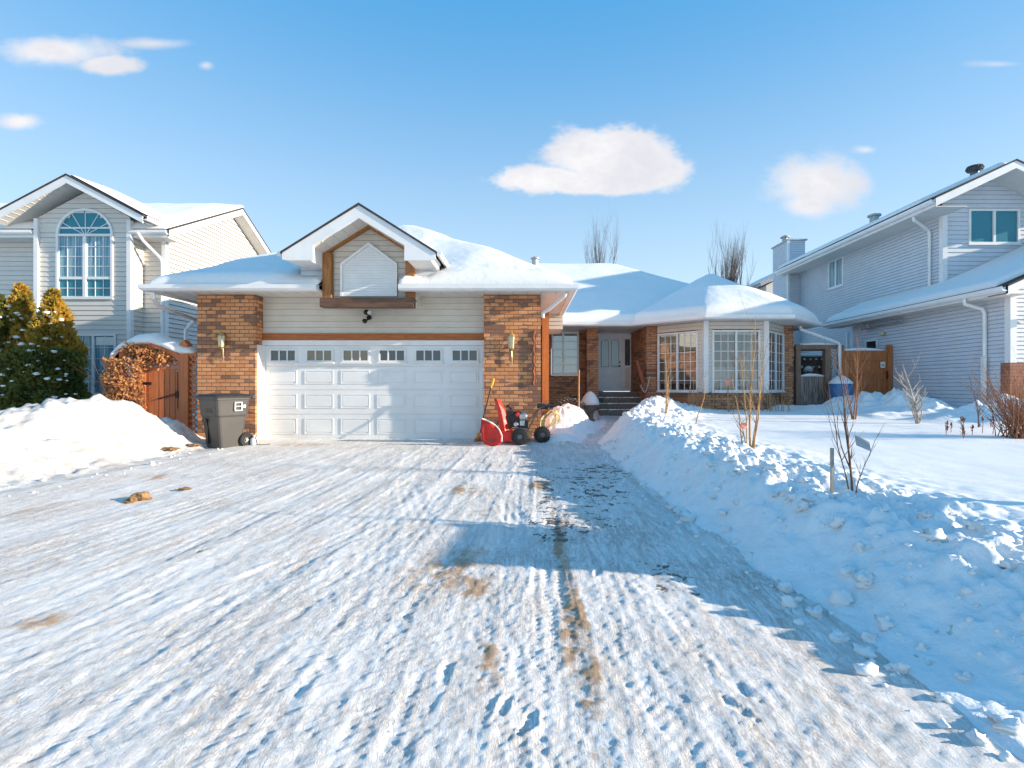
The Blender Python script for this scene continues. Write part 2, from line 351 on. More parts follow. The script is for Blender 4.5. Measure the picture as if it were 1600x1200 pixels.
def height(x, y, fine=True):
    """returns z, dirt, bare"""
    x = np.asarray(x, float); y = np.asarray(y, float)
    tr, tl, tw = toeR(y), toeL(y), toeW(y)
    wob = fbm(x*1.3, y*1.3, 3, 11)*.22
    # --- driveway base
    z = drive_z(y)
    ang = np.clip(.24-.12*(x+3.5)/4.5, 0, .3)*(1-sst(4, 11, y))      # local direction of travel
    u = x-ang*(y-3)
    a1 = fbm(u*2.6, y*.28, 5, 21, .62); a2 = fbm(u*8, y*.8+u*.3, 4, 31, .62); a3 = fbm(x*7, y*7, 4, 41, .6)
    rdg = 1-np.abs(fbm(u*4.2+.6*a3, y*.45, 3, 51))*3.2
    dz = .0055*a1+.004*a2+.008*a3+.002*np.clip(rdg, 0, 1)+.010*fbm(x*15, y*13, 3, 47, .6)*sst(6, 3, y)
    for x0, s_, cv, w, d in TR:
        xc = x0+s_*(y-3)+cv*(y-3)**2+.03*np.sin(y*.9+x0*7)
        q = (x-xc)/w; m = np.abs(q) < 1.9
        vis = (.42+.6*sst(-.12, .32, perlin(y*.5+x0*3, np.zeros_like(y)+x0, 61)))*(1 if x0 > .0 and x0 < .3 else .8)
        d = d*(.55 if x0 < -1.2 else .62); prof = np.where(np.abs(q) < 1, -(1-q**4)*d, 0)+.75*d*np.exp(-((np.abs(q)-1.15+.25*a3)/.20)**2)*(.6+.8*a3)
        tread = .0034*np.sin(2*math.pi*(y+np.abs(x-xc)*.8)/.06)*(np.abs(q) < .92)
        tread = tread+.004*np.sin(2*math.pi*q*1.5)*(np.abs(q) < .92)
        dz = dz+np.where(m, (prof+tread*sst(9, 5, y))*vis, 0)
    dz = dz*(.8-.12*sst(4.5, 2.2, y))+.0022*fbm(x*34, y*26, 3, 49, .6)*sst(4.5, 2.6, y)
    for fx, fy, an, d, sz in FP:
        m = (np.abs(x-fx) < .3) & (np.abs(y-fy) < .3)
        if not m.any(): continue
        X, Y = x[m]-fx, y[m]-fy; c, s_ = math.cos(an), math.sin(an)
        a, b = (X*c+Y*s_)/(.050*sz), (-X*s_+Y*c)/(.14*sz); r = np.sqrt(a*a+b*b)+.9*perlin(X*13+fx*9, Y*13, 3)+.3*perlin(X*40, Y*40, 4)
        t = dz[m]; t = t-d*(1-sst(.75, 1.05, r))+.35*d*np.exp(-((r-1.2)/.2)**2); dz[m] = t
    near_door = sst(9.6, 11.0, y)
    zd = z+dz*.9*(1-.45*near_door)+.012*near_door*fbm(x*5, y*5, 3, 71)
    # smoother scraped strip beside the right bank
    strip = sst(1.1, .5, tr-x)*sst(8.5, 6.5, y)
    zd = zd*(1-strip)+strip*(z+.012*a3+.010*a1-.01)
    dirt = np.clip(.5+a1*.9+a2*.6, 0, 1)
    # --- right bank and lawn
    lz = lawn_z(y)+.016*fbm(x*.9, y*.9, 3, 81)+.05*np.exp(-((x-6.2)/3)**2-((y-4.6)/.9)**2)
    lz = lz+.010*fbm(x*3, y*9, 3, 85)*sst(6, 3.6, y)
    crest = np.interp(y, [0, 2.2, 3, 4.2, 5.5, 7.5, 10, 12.5, 14.3, 16, 18], [-.27, -.20, .04, .20, .30, .40, .53, .66, .90, .60, .45])
    cw = np.interp(y, [0, 2.2, 3.5, 6, 11, 15], [1.35, 1.2, .95, .72, .7, 1.1])
    ub = x-tr+wob*.45
    lump = fbm(x*1.7, y*1.7, 4, 91, .55); lump2 = fbm(x*6.5, y*6.5, 3, 101, .55)
    ridge = 1-np.abs(fbm(x*3.3, y*3.3, 3, 111))*2.4
    rise = sst(0, 1, ub/cw)**.8
    zb_in = z*(1-rise)+crest*rise
    back = np.exp(-np.clip(ub-cw, 0, 9)**2/(2*(.55+.25*lump)**2))
    zb = np.where(ub < cw, zb_in, lz+(crest-lz)*back)
    rough = sst(0, .55, ub)*np.exp(-np.clip(ub-cw-.35, 0, 9)**2/.6)
    faceq = sst(0, .2, ub)*sst(cw, cw*.6, ub)
    chunk = np.clip(fbm(x*4.6, y*4.6, 3, 117, .5), -.25, .22); chunk2 = np.clip(fbm(x*11, y*11, 2, 119), -.2, .12)
    zb = zb+.012*fbm(x*13, y*13, 2, 151)*sst(0, .1, ub)*sst(cw+1.2, cw, ub)+rough*(.08*lump+.034*lump2*(1-.5*faceq)+.035*np.clip(ridge, 0, 1)*(1-faceq)+(.13*chunk+.05*chunk2)*(1-.55*faceq))
    # side-yard heaps by the neighbour's wall and mounds
    def mound(cx, cy, sx, sy, h, rot=0):
        c, s_ = math.cos(rot), math.sin(rot); X, Y = x-cx, y-cy
        return h*np.exp(-((X*c+Y*s_)/sx)**2-((-X*s_+Y*c)/sy)**2)
    heaps = sum(mound(*a) for a in [(10.6, 13.9, .8, 1.2, .42), (11.4, 12.2, .8, .7, .36), (9.8, 15.6, .9, .9, .35), (11.3, 15.4, .9, 1.0, .42), (10.3, 11.6, .9, .6, .26), (11.6, 10.9, 1.0, .7, .42),
                                    (11.7, 9.6, 1.2, .6, .30), (9.0, 12.8, .8, .6, .12), (8.2, 16.4, .6, .4, .1)])
    heaps = heaps*(1+.7*lump)+.03*lump2*np.clip(heaps*4, 0, 1)
    heaps = heaps+mound(3.3, 2.5, .6, .35, .16)+mound(4.6, 3.0, 1.0, .45, .20)*(1+lump)
    zb = zb+heaps*sst(.2, 1, ub)
    # --- walkway and the pile between it and the garage
    zw = walk_z(y)+.012*fbm(x*4, y*4, 3, 121)
    pile = mound(1.05, 13.3, .62, 1.1, .62)+mound(.75, 12.2, .6, .7, .40)+mound(1.2, 14.8, .8, 1.0, .34)+mound(1.4, 12.5, .35, .6, .2)+mound(.3, 10.95, .5, .25, .12)+mound(.9, 10.9, .45, .35, .16)
    pile = pile*(1+.18*lump)+.025*lump2*np.clip(pile*5, 0, 1)
    zpile = z+.02+pile
    base = np.where(x > tr, zb, zd)
    left_of_walk = (y > 10.3) & (x < tw+wob*.3) & (x > -.9)
    wk = sst(10.6, 11.8, y)*(x > -.9)
    inner = np.where(x < tw, zpile, zw+np.clip(pile-.12*(x-tw)*4, 0, .9)*sst(tw+.45, tw-.05, x))
    zz = np.where(x > tr, base, zd*(1-wk)+inner*wk)
    zz = np.where((x <= tr), np.maximum(zz, np.where(y > 10.2, zd*0+z+pile*sst(tw+.5, tw-.1, x), -9)), zz)
    # --- left bank
    ul = tl-x+wob*.5
    pk = .74*np.exp(-((x+8.05)/1.0)**2-((y-8.95)/1.15)**2)+.42*np.exp(-((x+7.5)/.7)**2-((y-9.9)/.8)**2)+.34*np.exp(-((x+8.1)/.8)**2-((y-7.6)/1.0)**2)
    pk = pk+.30*np.exp(-((x+7.8)/.7)**2)*sst(7.6, 5.0, y)+.22*np.exp(-((x+7.1)/.42)**2-((y-10.7)/.5)**2)
    yard = np.interp(y, [0, 6, 9, 11, 14, 18], [.1, .12, .16, .05, .26, .4])*sst(.6, 1.8, ul)
    yard = np.where(x > -9.3, yard*np.where(y > 10.4, sst(-8.9, -9.6, x), 1), yard)
    zl = z+sst(0, .9, ul)*(pk*(1+.22*lump)+yard)+sst(0, .5, ul)*(.09*np.clip(fbm(x*3.6, y*3.6, 3, 137, .5), -.22, .2)+.035*lump2+.05*np.clip(ridge, 0, 1)*sst(.1, .4, pk))
    zz = np.where(x < tl, np.maximum(zl, z-.02), zz)
    # behind the building line everything settles to a flat level
    zz = np.where(y > 17.2, zz*sst(18.2, 17.2, y)+.42*sst(17.2, 18.2, y), zz)
    zz = np.where((y < 1.2), zz*sst(.4, 1.2, y)+np.where((x > tr) | (x < tl), .0, -.33)*sst(1.2, .4, y), zz)
    # dirt: brown stains the sand and tyres left; bare: icy pavement showing
    def spot(cx, cy, sx, sy, a): return a*np.exp(-((x-cx)/sx)**2-((y-cy)/sy)**2)
    st = spot(.33, 4.3, .05, 1.3, 1.1)+spot(.24, 3.0, .045, .8, .9)+spot(.37, 2.9, .03, .5, .8)+spot(-.45, 5.5, .30, .4, .25)+spot(-.75, 6.6, .22, .35, .75)+spot(.2, 6.9, .22, .3, .6)
    st = st+spot(-.35, 3.6, .16, .16, .6)+spot(-.62, 3.9, .4, .5, .42)+spot(-5.1, 5.6, .8, .5, .35)+spot(-3.0, 3.15, .30, .12, .55)+spot(-.2, 2.7, .10, .35, .6)+spot(-2.6, 5, 1.5, 1.2, .16)
    st = st+spot(-5.3, 7.4, .9, .3, .4)+spot(-4.0, 4.2, 1.3, .7, .16)+spot(-4.6, 10.6, .9, .3, .4)+spot(-.3, 8.2, .35, .25, .4)
    st = st+spot(.30, 3.3, .05, 1.6, .6)+spot(.42, 4.9, .04, .7, .5)+spot(-.05, 4.4, .5, .35, .15); st = st*(.45+1.6*np.clip(a1*1.2+a3*1.0+.35, 0, 1))
    br = (spot(.9, 6.9, .5, 1.3, .62)+spot(.35, 5.1, .45, .35, .70)+spot(1.35, 8.0, .5, .5, .5)+spot(1.1, 3.9, .25, .4, .45)+spot(.25, 6.2, .12, 1.4, .6))
    speck = fbm(x*8+a3, y*7, 5, 131, .72)
    br = np.clip((br+spot(.45, 5.45, .18, .10, .6)+spot(.95, 6.3, .22, .12, .7)+spot(.85, 7.4, .3, .10, .6)+spot(.3, 4.75, .16, .12, .7))*1.5*(speck*1.9-.12), 0, 1)
    zz = zz+np.where((x < tr) & (x > tl), -.006*br, 0)
    return zz, np.clip(st, 0, 1), br, dirt

def axis(lo, hi, f):
    a = [lo]
    while a[-1] < hi: a.append(a[-1]+f(a[-1]))
    return np.array(a)
xs = axis(-15.0, 15.0, lambda x: .0095+.0048*abs(x))
ys = axis(1.15, 20.0, lambda y: .0052*y if y < 12 else .06)
GX, GY = np.meshgrid(xs, ys)
GZ, DS, BR, DT = height(GX, GY)
nx, ny = len(xs), len(ys)
def hz(x, y):                     # the same surface, read back from the grid
    i = int(np.clip(np.searchsorted(xs, x)-1, 0, nx-2)); j = int(np.clip(np.searchsorted(ys, y)-1, 0, ny-2))
    a = min(max((x-xs[i])/(xs[i+1]-xs[i]), 0), 1); b = min(max((y-ys[j])/(ys[j+1]-ys[j]), 0), 1)
    return float((GZ[j, i]*(1-a)+GZ[j, i+1]*a)*(1-b)+(GZ[j+1, i]*(1-a)+GZ[j+1, i+1]*a)*b)
print('terrain', nx, ny, nx*ny)
cx = (GX[:-1, :-1]+GX[1:, 1:])/2; cy = (GY[:-1, :-1]+GY[1:, 1:])/2
tr, tl, tw = toeR(cy), toeL(cy), toeW(cy)
jag = fbm(cx*1.3, cy*1.3, 3, 11)*.1
ub = cx-tr+jag
bankw = np.interp(cy, [0, 3, 6, 11, 15], [2.0, 1.7, 1.35, 1.3, 1.8])+fbm(cx*1.1, cy*1.1, 2, 77)*.5
cls = np.zeros(cx.shape, int)                                   # 0 driveway
cls[(cy > 11.0) & (cx > -.9)] = 1                               # walkway
cls[(cy > 10.6) & (cx < tw+.25+jag) & (cx > -.9)] = 2           # snow pile between garage and walkway
cls[(ub > 0) & (ub < bankw)] = 3                                # right bank
cls[ub >= bankw] = 4                                            # lawn
cls[(cx < tl+jag)] = 5                                          # left bank
cls[(cx < -9.7) & (cy > 9.6)] = 6
cls[(cy > 11.7) & (cx < .9)] = 6
def m_drive():
    m, t, b = new_mat('driveway_snow'); p = wpos(t)
    at = t.new('ShaderNodeAttribute', attribute_name='wear'); st, br, dt = t.xyz(at.outputs['Vector'])
    st_n = t.map(p, (9, 1.1, 1), (0, 0, -.12)); n1 = t.noise(st_n, 1.3, 5, .65, .4); n2 = t.noise(p, 26, 5, .7); n3 = t.noise(t.map(p, (1, 1, 1)), 1.1, 4, .6)
    c = t.mix(t.ss(n1, .32, .62), (.72, .69, .66), (.87, .845, .815))
    c = t.mix(t.m('MULTIPLY', t.ss(n3, .42, .72), .55), c, (.76, .70, .65))
    c = t.mix(t.m('MULTIPLY', t.ss(n2, .52, .72), .42), c, (.50, .465, .44))
    s = t.m('MULTIPLY', t.ss(t.m('ADD', st, t.m('MULTIPLY', t.m('SUBTRACT', n2, .5), .9)), .12, .95), .9)
    c = t.mix(t.m('MULTIPLY', t.ss(t.noise(t.map(p, (5, .7, 1), (0, 0, -.2)), 1, 4, .7), .55, .72), .38), c, (.66, .50, .34)); c = t.mix(s, c, t.mix(n1, (.55, .34, .17), (.36, .19, .08)))
    c = t.mix(t.ss(t.m('ADD', br, t.m('MULTIPLY', t.m('SUBTRACT', n2, .5), .5)), .14, .42), c, (.15, .125, .105))
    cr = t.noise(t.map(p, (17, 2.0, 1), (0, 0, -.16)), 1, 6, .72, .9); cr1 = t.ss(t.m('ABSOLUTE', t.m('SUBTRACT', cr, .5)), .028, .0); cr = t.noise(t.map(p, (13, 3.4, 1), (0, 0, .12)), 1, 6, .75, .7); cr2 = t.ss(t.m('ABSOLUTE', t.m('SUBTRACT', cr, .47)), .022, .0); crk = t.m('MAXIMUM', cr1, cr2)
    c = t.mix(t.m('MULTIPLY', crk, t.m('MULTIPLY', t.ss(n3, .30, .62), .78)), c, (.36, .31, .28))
    gr = t.noise(p, 120, 2, .6); c = t.mix(t.m('MULTIPLY', t.ss(gr, .66, .74), .6), c, (.22, .17, .13))
    t.put(b.inputs['Base Color'], c); b.inputs['Roughness'].default_value = .6; b.inputs['Specular IOR Level'].default_value = .3
    h = t.m('ADD', t.m('MULTIPLY', t.noise(t.map(p, (40, 9, 1), (0, 0, -.14)), 1, 5, .72, .8), .5), t.m('MULTIPLY', t.noise(p, 42, 6, .75), 1.1)); h = t.m('SUBTRACT', h, t.m('MULTIPLY', crk, .55))
    t.put(b.inputs['Normal'], t.bump(h, .62, .014)); return m
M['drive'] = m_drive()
def m_bank(name='bank_snow', dirty=0):
    m, t, b = new_mat(name); p = wpos(t)
    n1 = t.noise(p, 7, 6, .65); n2 = t.noise(p, 34, 5, .7); n3 = t.noise(p, .9, 3, .5)
    at = t.new('ShaderNodeAttribute', attribute_name='wear'); st, br, dt = t.xyz(at.outputs['Vector'])
    c = t.mix(t.ss(n1, .3, .7), (.81, .805, .80), (.87, .865, .855))
    c = t.mix(t.m('MULTIPLY', t.ss(t.m('ADD', n3, t.m('MULTIPLY', n2, .2)), .62, .8), .22), c, (.70, .64, .55))
    c = t.mix(t.ss(t.m('ADD', br, t.m('MULTIPLY', t.m('SUBTRACT', n2, .5), .4)), .2, .7), c, (.42, .38, .24))
    if dirty:
        n4 = t.noise(t.map(p, (1.2, 2.4, 3)), 1.6, 6, .68, .5); c = t.mix(t.m('MULTIPLY', t.ss(n4, .36, .64), .8), (.70, .68, .65), (.45, .405, .365))
        c = t.mix(t.m('MULTIPLY', t.ss(n2, .5, .75), .35), c, (.45, .41, .38))
    t.put(b.inputs['Base Color'], c); b.inputs['Roughness'].default_value = .75; b.inputs['Specular IOR Level'].default_value = .25
    t.put(b.inputs['Normal'], t.bump(t.m('ADD', n1, t.m('MULTIPLY', n2, .45)), .55, .04)); return m
M['bank'] = m_bank(); M['bankL'] = m_bank('old_bank_snow', 1)
# a little debris caught in the right bank
def gsp(cx_, cy_, sx, sy): return np.exp(-((GX-cx_)/sx)**2-((GY-cy_)/sy)**2)
BR = np.where(GX > toeR(GY), np.clip((gsp(2.12, 2.72, .04, .07)+gsp(2.35, 2.86, .12, .05))*(.2+1.3*fbm(GX*24, GY*24, 4, 7)), 0, .6), BR)
V = np.stack([GX.ravel(), GY.ravel(), GZ.ravel()], 1)
WR = np.stack([DS.ravel(), BR.ravel(), DT.ravel()], 1)
idx = np.arange(nx*ny).reshape(ny, nx)
Q = np.stack([idx[:-1, :-1].ravel(), idx[:-1, 1:].ravel(), idx[1:, 1:].ravel(), idx[1:, :-1].ravel()], 1)
def grid_mesh(name, verts, quads, mat, wear=None, parent=None, smooth=True):
    used, inv = np.unique(quads, return_inverse=True); inv = inv.reshape(quads.shape)
    v = verts[used].astype(np.float32); me = bpy.data.meshes.new(name)
    me.vertices.add(len(v)); me.vertices.foreach_set('co', v.ravel())
    n = len(inv); k = inv.shape[1]
    me.loops.add(n*k); me.loops.foreach_set('vertex_index', inv.ravel().astype(np.int32))
    me.polygons.add(n); me.polygons.foreach_set('loop_start', np.arange(0, n*k, k, dtype=np.int32))
    me.polygons.foreach_set('loop_total', np.full(n, k, dtype=np.int32))
    me.update(calc_edges=True)
    if smooth: me.polygons.foreach_set('use_smooth', np.ones(n, bool))
    if wear is not None:
        at = me.attributes.new('wear', 'FLOAT_VECTOR', 'POINT'); at.data.foreach_set('vector', wear[used].astype(np.float32).ravel())
    me.materials.append(mat); me.validate(); o = bpy.data.objects.new(name, me); COL.objects.link(o)
    if parent is not None: o.parent = parent
    return o
c_ = cls.ravel()
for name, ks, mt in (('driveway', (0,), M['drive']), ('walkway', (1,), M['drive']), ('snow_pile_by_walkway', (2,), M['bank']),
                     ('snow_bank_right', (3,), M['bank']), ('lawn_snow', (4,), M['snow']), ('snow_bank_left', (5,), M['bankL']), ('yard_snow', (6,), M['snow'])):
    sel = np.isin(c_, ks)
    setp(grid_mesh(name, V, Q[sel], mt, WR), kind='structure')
# the wider ground: one coarse sheet to the horizon lying just under the detailed one
gb = MB(); A = 900
gb.quad((-A, 19.9, .36), (A, 19.9, .36), (A, A, .36), (-A, A, .36))
gb.quad((-A, -A, -.36), (A, -A, -.36), (A, 1.3, -.36), (-A, 1.3, -.36))
gb.quad((-A, 1.3, -.36), (-14.9, 1.3, -.36), (-14.9, 19.9, .30), (-A, 19.9, .30)); gb.quad((14.9, 1.3, -.36), (A, 1.3, -.36), (A, 19.9, .36), (14.9, 19.9, .36))
setp(gb.build('ground', M['snow']), kind='structure')
# ---------------------------------------------------------------- building helpers
def clip(poly, a, b, c):          # keep a*u+b*z<=c
    out = []
    for i in range(len(poly)):
        p, q = poly[i], poly[(i+1) % len(poly)]
        dp, dq = a*p[0]+b*p[1]-c, a*q[0]+b*q[1]-c
        if dp <= 1e-9: out.append(p)
        if (dp < -1e-9 and dq > 1e-9) or (dp > 1e-9 and dq < -1e-9):
            t = dp/(dp-dq); out.append((p[0]+(q[0]-p[0])*t, p[1]+(q[1]-p[1])*t))
    return out
def siding(mb, o, ud, nd, poly, holes=(), h=.115, lip=.016, g=.007):
    """clapboards as real overlapping strips: o origin (x,y), ud along the wall, nd outward normal, poly [(u,z)] convex"""
    z0 = min(p[1] for p in poly); z1 = max(p[1] for p in poly); k = 0
    while z0+k*h < z1:
        a, b = z0+k*h, z0+(k+1)*h; k += 1
        strip = clip(clip(list(poly), 0, -1, -a-g), 0, 1, b)
        if len(strip) < 3: continue
        cuts = sorted([(q[0], q[1]) for q in holes if q[2] < (a+b)/2 < q[3]])
        pieces = []; cur = -1e9
        for c0, c1 in cuts: pieces.append((cur, c0)); cur = c1
        pieces.append((cur, 1e9))
        for c0, c1 in pieces:
            s_ = strip
            if c0 > -1e8: s_ = clip(s_, -1, 0, -c0)
            if c1 < 1e8: s_ = clip(s_, 1, 0, c1)
            if len(s_) < 3: continue
            P3 = [(o[0]+ud[0]*u+nd[0]*lip*(1-(z-a)/h), o[1]+ud[1]*u+nd[1]*lip*(1-(z-a)/h), z) for u, z in s_]
            mb.add(P3, [tuple(range(len(P3)))])
            a += g; bt = [u for u, z in s_ if abs(z-a) < 1e-6]; nl = -.012
            if len(bt) >= 2:
                u0, u1 = min(bt), max(bt)
                mb.quad((o[0]+ud[0]*u0+nd[0]*lip, o[1]+ud[1]*u0+nd[1]*lip, a), (o[0]+ud[0]*u0+nd[0]*nl, o[1]+ud[1]*u0+nd[1]*nl, a), (o[0]+ud[0]*u1+nd[0]*nl, o[1]+ud[1]*u1+nd[1]*nl, a), (o[0]+ud[0]*u1+nd[0]*lip, o[1]+ud[1]*u1+nd[1]*lip, a))
            a -= g
def fr(o, ud, nd):                # local wall frame -> world point
    return lambda u, d, z: (o[0]+ud[0]*u+nd[0]*d, o[1]+ud[1]*u+nd[1]*d, z)
def wbox(mb, F, u0, u1, d0, d1, z0, z1):
    vs = [F(u, d, z) for z in (z0, z1) for u, d in ((u0, d0), (u1, d0), (u1, d1), (u0, d1))]
    return mb.add(vs, [(0,3,2,1),(4,5,6,7),(0,1,5,4),(1,2,6,5),(2,3,7,6),(3,0,4,7)])
def window(par, F, u0, u1, z0, z1, sashes=1, cols=0, rows=0, glass='glassSky', fw=.06, mun=.018, proud=.03, name='window', frame='white', split=None, deep=0, backing=None):
    """frame (part) > pane, muntins (sub-parts)"""
    f = MB(); e = fw
    wbox(f, F, u0, u1, -.02, proud, z0, z0+e); wbox(f, F, u0, u1, -.02, proud, z1-e, z1)
    wbox(f, F, u0, u0+e, -.02, proud-.002, z0+e, z1-e); wbox(f, F, u1-e, u1, -.02, proud-.002, z0+e, z1-e)
    wbox(f, F, u0-.03, u1+.03, -.02, proud+.03, z0-.035, z0-.001)
    ed = [u0+e]
    for i in range(1, sashes):
        c = u0+(u1-u0)*(i/sashes if split is None else split); wbox(f, F, c-e*.55, c+e*.55, -.02, proud-.004, z0+e, z1-e); ed += [c-e*.55, c+e*.55]
    ed.append(u1-e)
    w = f.build(name, M[frame], par)
    g = MB(); g.quad(F(u0+e*.5, -.012, z0+e*.5), F(u1-e*.5, -.012, z0+e*.5), F(u1-e*.5, -.012, z1-e*.5), F(u0+e*.5, -.012, z1-e*.5)); g.build('pane', M[glass], w)
    if backing:
        bk = MB(); bk.quad(F(u0, -.10, z0), F(u1, -.10, z0), F(u1, -.10, z1), F(u0, -.10, z1)); bk.build('curtain', M[backing], w)
    if cols or rows:
        for i in range(0, len(ed), 2):
            mm = MB(); a, b = ed[i], ed[i+1]
            for k in range(1, cols): c = a+(b-a)*k/cols; wbox(mm, F, c-mun/2, c+mun/2, -.010, .006, z0+e, z1-e)
            for k in range(1, rows): c = z0+e+(z1-z0-2*e)*k/rows; wbox(mm, F, a, b, -.009, .004, c-mun/2, c+mun/2)
            mm.build('muntins', M[frame], w)
    return w
GUT = [(0, 0), (.09, 0), (.125, .04), (.125, .12), (.11, .12), (.105, .05), (.0, .02)]
def gutter(par, line, z, name='gutter'):
    return MB().sweep(line, [(o+.002, z+h) for o, h in GUT]).build(name, M['white'], par)
def fascia(par, line, z0, z1, mat='white'):
    return MB().sweep(line, [(-.025, z0), (0, z0), (0, z1), (-.025, z1)]).build('fascia', M[mat], par)
def downspout(par, pts, r=.042):
    return MB().tube(pts, r, 6).build('downspout', M['white'], par)
def radial(poly, centre, zf, thick=None, nb=420, nr=64, edge=.22, extra=None):
    """roof or snow sheet over a star-shaped outline: exact edge, rounded lip; returns verts, quads"""
    P = [Vector(p) for p in poly]; L = [(P[(i+1) % len(P)]-P[i]).length for i in range(len(P))]; tot = sum(L)
    B = []
    for i, l in enumerate(L):
        n = max(2, int(round(nb*l/tot)))
        for k in range(n): B.append(P[i].lerp(P[(i+1) % len(P)], k/n))
    B = np.array([(b.x, b.y) for b in B]); C = np.array(centre)
    s = 1-(1-np.linspace(0, 1, nr))**1.0
    s = np.concatenate([np.linspace(0, .9, int(nr*.62)), 1-.1*(1-np.linspace(0, 1, nr-int(nr*.62)+1)[1:])**2.2])
    pts = C[None, None]+s[:, None, None]*(B-C)[None]
    x, y = pts[..., 0], pts[..., 1]
    d = np.full(x.shape, 1e9)                       # distance to the outline
    for i in range(len(P)):
        a, b = np.array(P[i]), np.array(P[(i+1) % len(P)]); ab = b-a
        t = np.clip(((x-a[0])*ab[0]+(y-a[1])*ab[1])/(ab@ab), 0, 1)
        d = np.minimum(d, np.hypot(x-a[0]-t*ab[0], y-a[1]-t*ab[1]))
    z = zf(x, y)
    if thick is not None:
        q = np.clip(d/edge, 0, 1); prof = np.sqrt(np.clip(1-(1-q)**2, 0, 1))
        th = thick(x, y, d) if callable(thick) else thick
        z = z+th*prof
        out = .035*np.sin(np.pi*np.clip(q*1.1, 0, 1))*(d < edge)
    nbp = len(B); ns = len(s)
    v = np.stack([x.ravel(), y.ravel(), z.ravel()], 1)
    i, k = np.meshgrid(np.arange(ns-1), np.arange(nbp), indexing='ij'); k2 = (k+1) % nbp
    q = np.stack([(i*nbp+k).ravel(), ((i+1)*nbp+k).ravel(), ((i+1)*nbp+k2).ravel(), (i*nbp+k2).ravel()], 1)
    return v, q
def smin(a, b, k):
    h = np.clip(.5+.5*(b-a)/k, 0, 1); return b*(1-h)+a*h-k*h*(1-h)
def local(v, par):
    o = wloc(par); return v-np.array([o.x, o.y, o.z])

S = .55; ZE = 3.30
# ================================================================ THE BRICK HOUSE
H = thing('brick_house', 'single storey brick house with white double garage door and many-sided bay window', 'house', (-3.4, 11.3, 0))
FN = (0, -1)                                           # normal of walls facing the street
# --- garage walls
XL, XR, YB = -7.21, .35, 11.27
JL, JR, YD = -5.93, -.90, 11.61                       # door opening and door plane
w = MB(); w.box(XL, JL, YB, YD+.25, -.3, 3.2); w.box(XL, XL+.25, YD+.25, 20, -.3, 3.2); w.build('brick_wall', M['brick'], H)
w = MB(); w.box(JR, XR, YB, YD+.25, -.3, 3.2); w.box(XR-.25, XR, YD+.25, 18.4, -.3, 3.2); w.build('brick_wall', M['brick'], H)
w = MB(); siding(w, (JL, YD), (1, 0), FN, [(0, 2.38), (JR-JL, 2.38), (JR-JL, 3.2), (0, 3.2)], h=.137, lip=.012); w.box(JL, JR, YD+.01, YD+.2, 2.2, 3.2)
w.build('siding_panel', M['sid'], H)
MB().box(JL, JR, YD-.06, YD+.01, 2.225, 2.375).build('timber_header', M['orange'], H)
c = MB(); c.box(JL, JR, YD-.05, YD+.02, 2.11, 2.223); c.box(JL, JL+.02, YB+.06, YD+.02, -.05, 2.108); c.box(JR-.06, JR, YD-.04, YD+.02, -.05, 2.108); c.box(JL+.02, JL+.05, YD-.05, YD+.02, -.05, 2.108)
c.build('door_casing', M['white'], H)
# --- overhead door: 4 sections, 6 columns, windows in the top row
DX0, DX1 = -5.90, -.965
dz = [-.03, .555, 1.105, 1.64, 2.108]
D = MB()
for i in range(4): D.box(DX0, DX1, YD+.0, YD+.05, dz[i]+.004, dz[i+1]-.004)
D.box(DX0, DX1, YD+.02, YD+.06, dz[0], dz[-1])
Dd = D.build('garage_door', M['door'], H)
MB().box(DX0, DX1, YD-.012, YD+.04, -.07, -.03).build('rubber_seal', M['rubber'], Dd)
pw = (DX1-DX0)/6
for i in range(3):
    p = MB()
    for k in range(6):
        a, b = DX0+k*pw+.085+.01*(k == 0), DX0+(k+1)*pw-.085; z0, z1 = dz[i]+.135, dz[i+1]-.095; t = .02
        for q in ((a, b, z0, z0+t), (a, b, z1-t, z1), (a, a+t, z0+t, z1-t), (b-t, b, z0+t, z1-t)): p.box(q[0], q[1], YD-.012, YD+.003, q[2], q[3])
        a, b, z0, z1 = a+.028, b-.028, z0+.028, z1-.028; e = .022
        p.add([(a, YD+.001, z0), (b, YD+.001, z0), (b, YD+.001, z1), (a, YD+.001, z1), (a+e, YD-.010, z0+e), (b-e, YD-.010, z0+e), (b-e, YD-.010, z1-e), (a+e, YD-.010, z1-e)],
              [(4,5,6,7), (0,1,5,4), (1,2,6,5), (2,3,7,6), (3,0,4,7)])
    p.build('raised_panels', M['door'], Dd)
F = fr((0, YD-.018), (1, 0), FN)
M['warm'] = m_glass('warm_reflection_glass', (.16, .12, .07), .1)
for k in range(6):
    a, b = DX0+k*pw+.10, DX0+(k+1)*pw-.085
    window(Dd, F, a+.02, b, 1.735, 2.03, cols=3, glass='warm' if k in (1, 2) else 'glassD', fw=.035, mun=.028, proud=.022)
hg = MB()
hg.box(DX1+.0, DX1+.05, YD-.06, YD-.04, 1.42, 1.62); hg.build('track_bracket', M['steel'], Dd)
